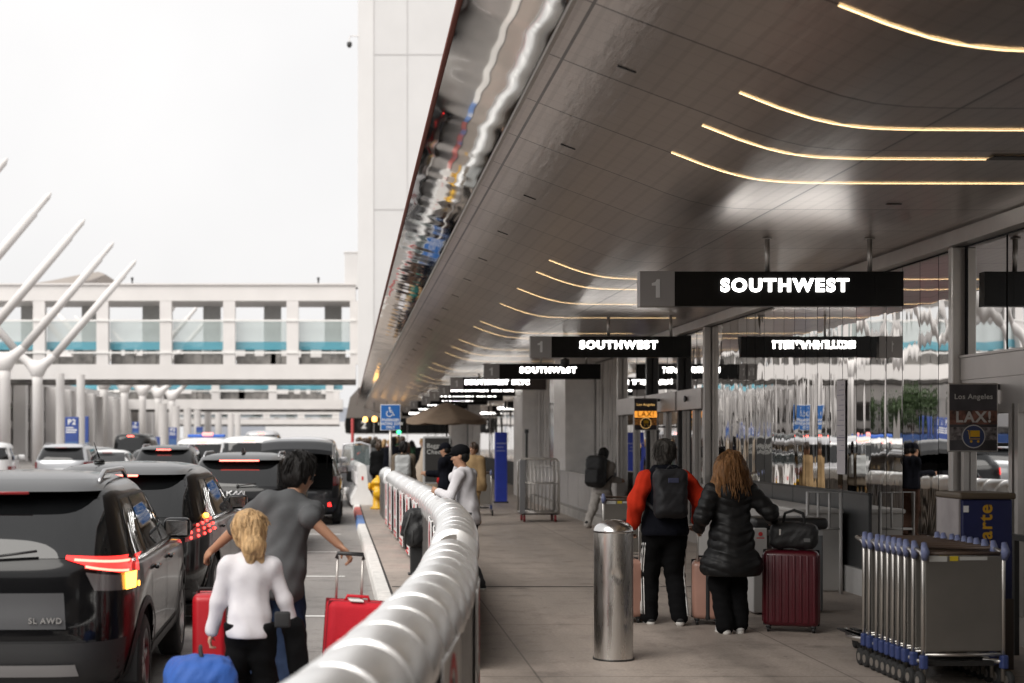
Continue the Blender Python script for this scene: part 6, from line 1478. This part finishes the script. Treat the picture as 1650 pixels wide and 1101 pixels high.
# ---- man in the white top and black cap leaning on the barrier
p5 = person('man in a white long-sleeved top and black cap leaning on the middle barrier', (1.27, 17.55, 0), R(62), 1.74, 'tan', lean=(.0, .10, 1), head=(R(18), .12), build=1.0, drop=.03,
            hands=(Vector((-.17, .31, 1.16)), Vector((.16, .17, 1.50))), elbow=((-.6, -.4, -.7), (.5, .6, -.7)), feet=((-.12, .0, 0), (.12, -.1, 0)),
            top=('long', C_whit, {'hem': -.15}), legs=('pants', cloth('grey_trousers', (.06, .06, .065)), 1.1), shoes=M_blackm, sole=M_sole, hair=('cap', mat('cap_black', (.004, .004, .005), .8, spec=.1), K_hair), grip=(False, True))
# ---- walker by the wall
p6 = person('person in light grey clothes striding along the low wall under a big black backpack', (4.60, 28.3, 0), R(-38), 1.58, 'tan', lean=(.0, .12, 1), head=(R(10), 0), hands=(None, Vector((.22, .30, .98))), feet=((-.08, -.42, .08), (.08, .30, 0)), heel=(.9, 0),
            top=('hoodie', C_beige, {'hem': -.16}), legs=('pants', C_beige, 1.15), shoes=M_blackm, hair=('bun', K_hair), res=.013)
rucksack(p6, 'big black backpack worn by the striding person in grey', .38, .60, .26, mat('rucksack_black', (.008, .008, .009), .7), z=.30)
# ---- others beyond the barrier
p7 = person('person in a dark cap, dark jacket and red top talking beyond the barrier', (1.58, 26.8, 0), R(55), 1.70, 'tan', head=(R(5), .2), hands=(Vector((-.15, .33, 1.15)), Vector((.2, .3, 1.1))), top=('hoodie', C_navy, {'hem': -.05}), legs=('pants', C_brownp), shoes=M_blackm, hair=('cap', C_navy, K_hair), res=.014)
b = SDF(.014, .04); b.ell((0, .14, 1.02), (.13, .05, .10)); b.mesh('red_top', C_red, p7['t'])
p8 = person('person with black hair and a pale grey rucksack standing behind the barrier', (.93, 31.8, 0), R(-4), 1.70, 'tan', top=('coat', C_khaki, {'hem': -.15}), legs=('pants', C_blackp), shoes=M_blackm, hair=('short', K_hair), res=.014)
rucksack(p8, 'pale grey rucksack on the person behind the barrier', .33, .46, .16, mat('rucksack_pale', (.36, .37, .37), .7, var=.15), z=.28)
p9 = person('person in a tan coat half hidden behind the man in the white top', (2.33, 30.5, 0), R(150), 1.68, 'tan', top=('coat', C_tan), legs=('pants', C_tan), shoes=M_blackm, hair=('short', K_brown), res=.016)
rs = random.Random(21)
cols = [('black', C_black), ('navy', C_navy), ('dark grey', C_char), ('teal', cloth('teal', (.03, .16, .15))), ('white', C_whit), ('brown', C_brownp), ('red', C_red), ('pink', cloth('pink', (.45, .22, .25))), ('beige', C_beige), ('dark green', cloth('green', (.03, .07, .04)))]
hrs = [('black', K_hair), ('brown', K_brown), ('grey', K_grey), ('blond', K_blond)]
spots = [(.15, 48.5, 0), (.62, 49.5, 1), (.30, 53, 5), (.85, 54, 0), (1.05, 50.2, 2), (-.05, 56, 1), (.45, 58, 3), (1.35, 56, 9), (1.0, 61, 7), (1.7, 63, 0), (.2, 63, 4), (.7, 67, 1), (1.35, 69, 6), (.0, 70, 2), (1.9, 72, 5), (.5, 75, 0), (2.5, 58, 1), (3.1, 52, 2), (3.2, 66, 0), (2.6, 75, 9), (.55, 44, 0), (.95, 43, 1), (1.3, 46, 5), (.42, 46.5, 2), (.75, 60, 0), (1.55, 49, 9), (2.1, 50, 0)]
where = ['by the last white barrier', 'right behind the white barriers', 'in the crowd behind the barriers', 'just left of the grey rucksack wearer', 'near the grey rucksack wearer', 'at the kerb edge of the crowd', 'mid crowd', 'under the umbrella edge', 'mid crowd further back', 'near the green lamp', 'far back near the kerb', 'far back in the crowd', 'far back towards the lamp', 'farthest at the kerb', 'far back under the umbrella', 'rearmost of the crowd', 'right of the umbrella pole', 'left of the blue pillar', 'far behind the blue pillar', 'far right back under the signs', 'between the hydrant and the crowd', 'close behind the loading sign', 'behind the tan covered stand', 'beside the second white barrier', 'deep in the middle of the crowd', 'under the left umbrella rim', 'just right of the covered stand']
for (x, Y, ci), wh in zip(spots, where):
    hn, hm = hrs[rs.randrange(4)]; cn, cm = cols[ci]
    person('distant person in a %s top with %s hair, %s' % (cn, hn, wh), (x, Y, 0), R(rs.choice([-20, 0, 15, 90, 170, -80, 10])), rs.uniform(1.6, 1.82), rs.choice(['light', 'tan', 'dark']), top=(rs.choice(['coat', 'hoodie', 'long']), cm), legs=('pants', rs.choice([C_blackp, C_jean, C_brownp])), shoes=M_blackm,
           hair=(rs.choice(['short', 'short', 'long', 'bun']), hm), res=.024, far=True, feet=((-.1, rs.uniform(-.1, .15), 0), (.1, rs.uniform(-.1, .15), 0)), group='distant people under the canopy')
# crouching helper with an orange sleeve at the white barriers
p10 = person('stooping person with an orange sleeve at the end of the white barriers', (-.06, 47.6, 0), R(-30), 1.7, 'tan', lean=(.15, .75, 1), drop=.06, top=('hoodie', C_navy, {'sleeve': C_orange}), legs=('pants', C_blackp), shoes=M_blackm, hair=('short', K_brown), res=.022, far=True, hands=(Vector((-.2, .55, .7)), Vector((.2, .5, .75))), group='distant people under the canopy')
t = thing('tall_suitcase', 'dark suitcase standing on the walk left of the blue pillar', 'suitcase', (3.35, 44, 0)); b = MB(); b.rbox((0, 0, .40), (.45, .28, .68), .05, 4); b.build('shell', mat('case_dark', (.03, .02, .02), .5), t, 'auto')
b = MB(); b.tube([(-.1, .1, .7), (-.1, .1, 1.0), (.1, .1, 1.0), (.1, .1, .7)], .012, 8); b.build('handle', M_black, t, True)
for sx in (-1, 1): b = MB(); b.lathe([(.03, -.015), (.03, .015)], (sx*.18, 0, .03), 12, 'X'); b.build('wheel', M_black, t)
for o in bpy.data.objects:
    if '_k' in o: del o['_k']
# ------------------------------------------------------------------ lettering: turn every text curve into a plain mesh
dg = bpy.context.evaluated_depsgraph_get()
for o in [o for o in bpy.data.objects if o.type == 'FONT']:
    me = bpy.data.meshes.new_from_object(o.evaluated_get(dg)); nm_ = o.name.split('.')[0]
    par, l, r_, s_ = o.parent, o.location.copy(), o.rotation_euler.copy(), o.scale.copy()
    bpy.data.objects.remove(o); me.name = nm_
    q = bpy.data.objects.new(nm_, me); COL.objects.link(q); q.parent = par; q.location = l; q.rotation_euler = r_; q.scale = s_
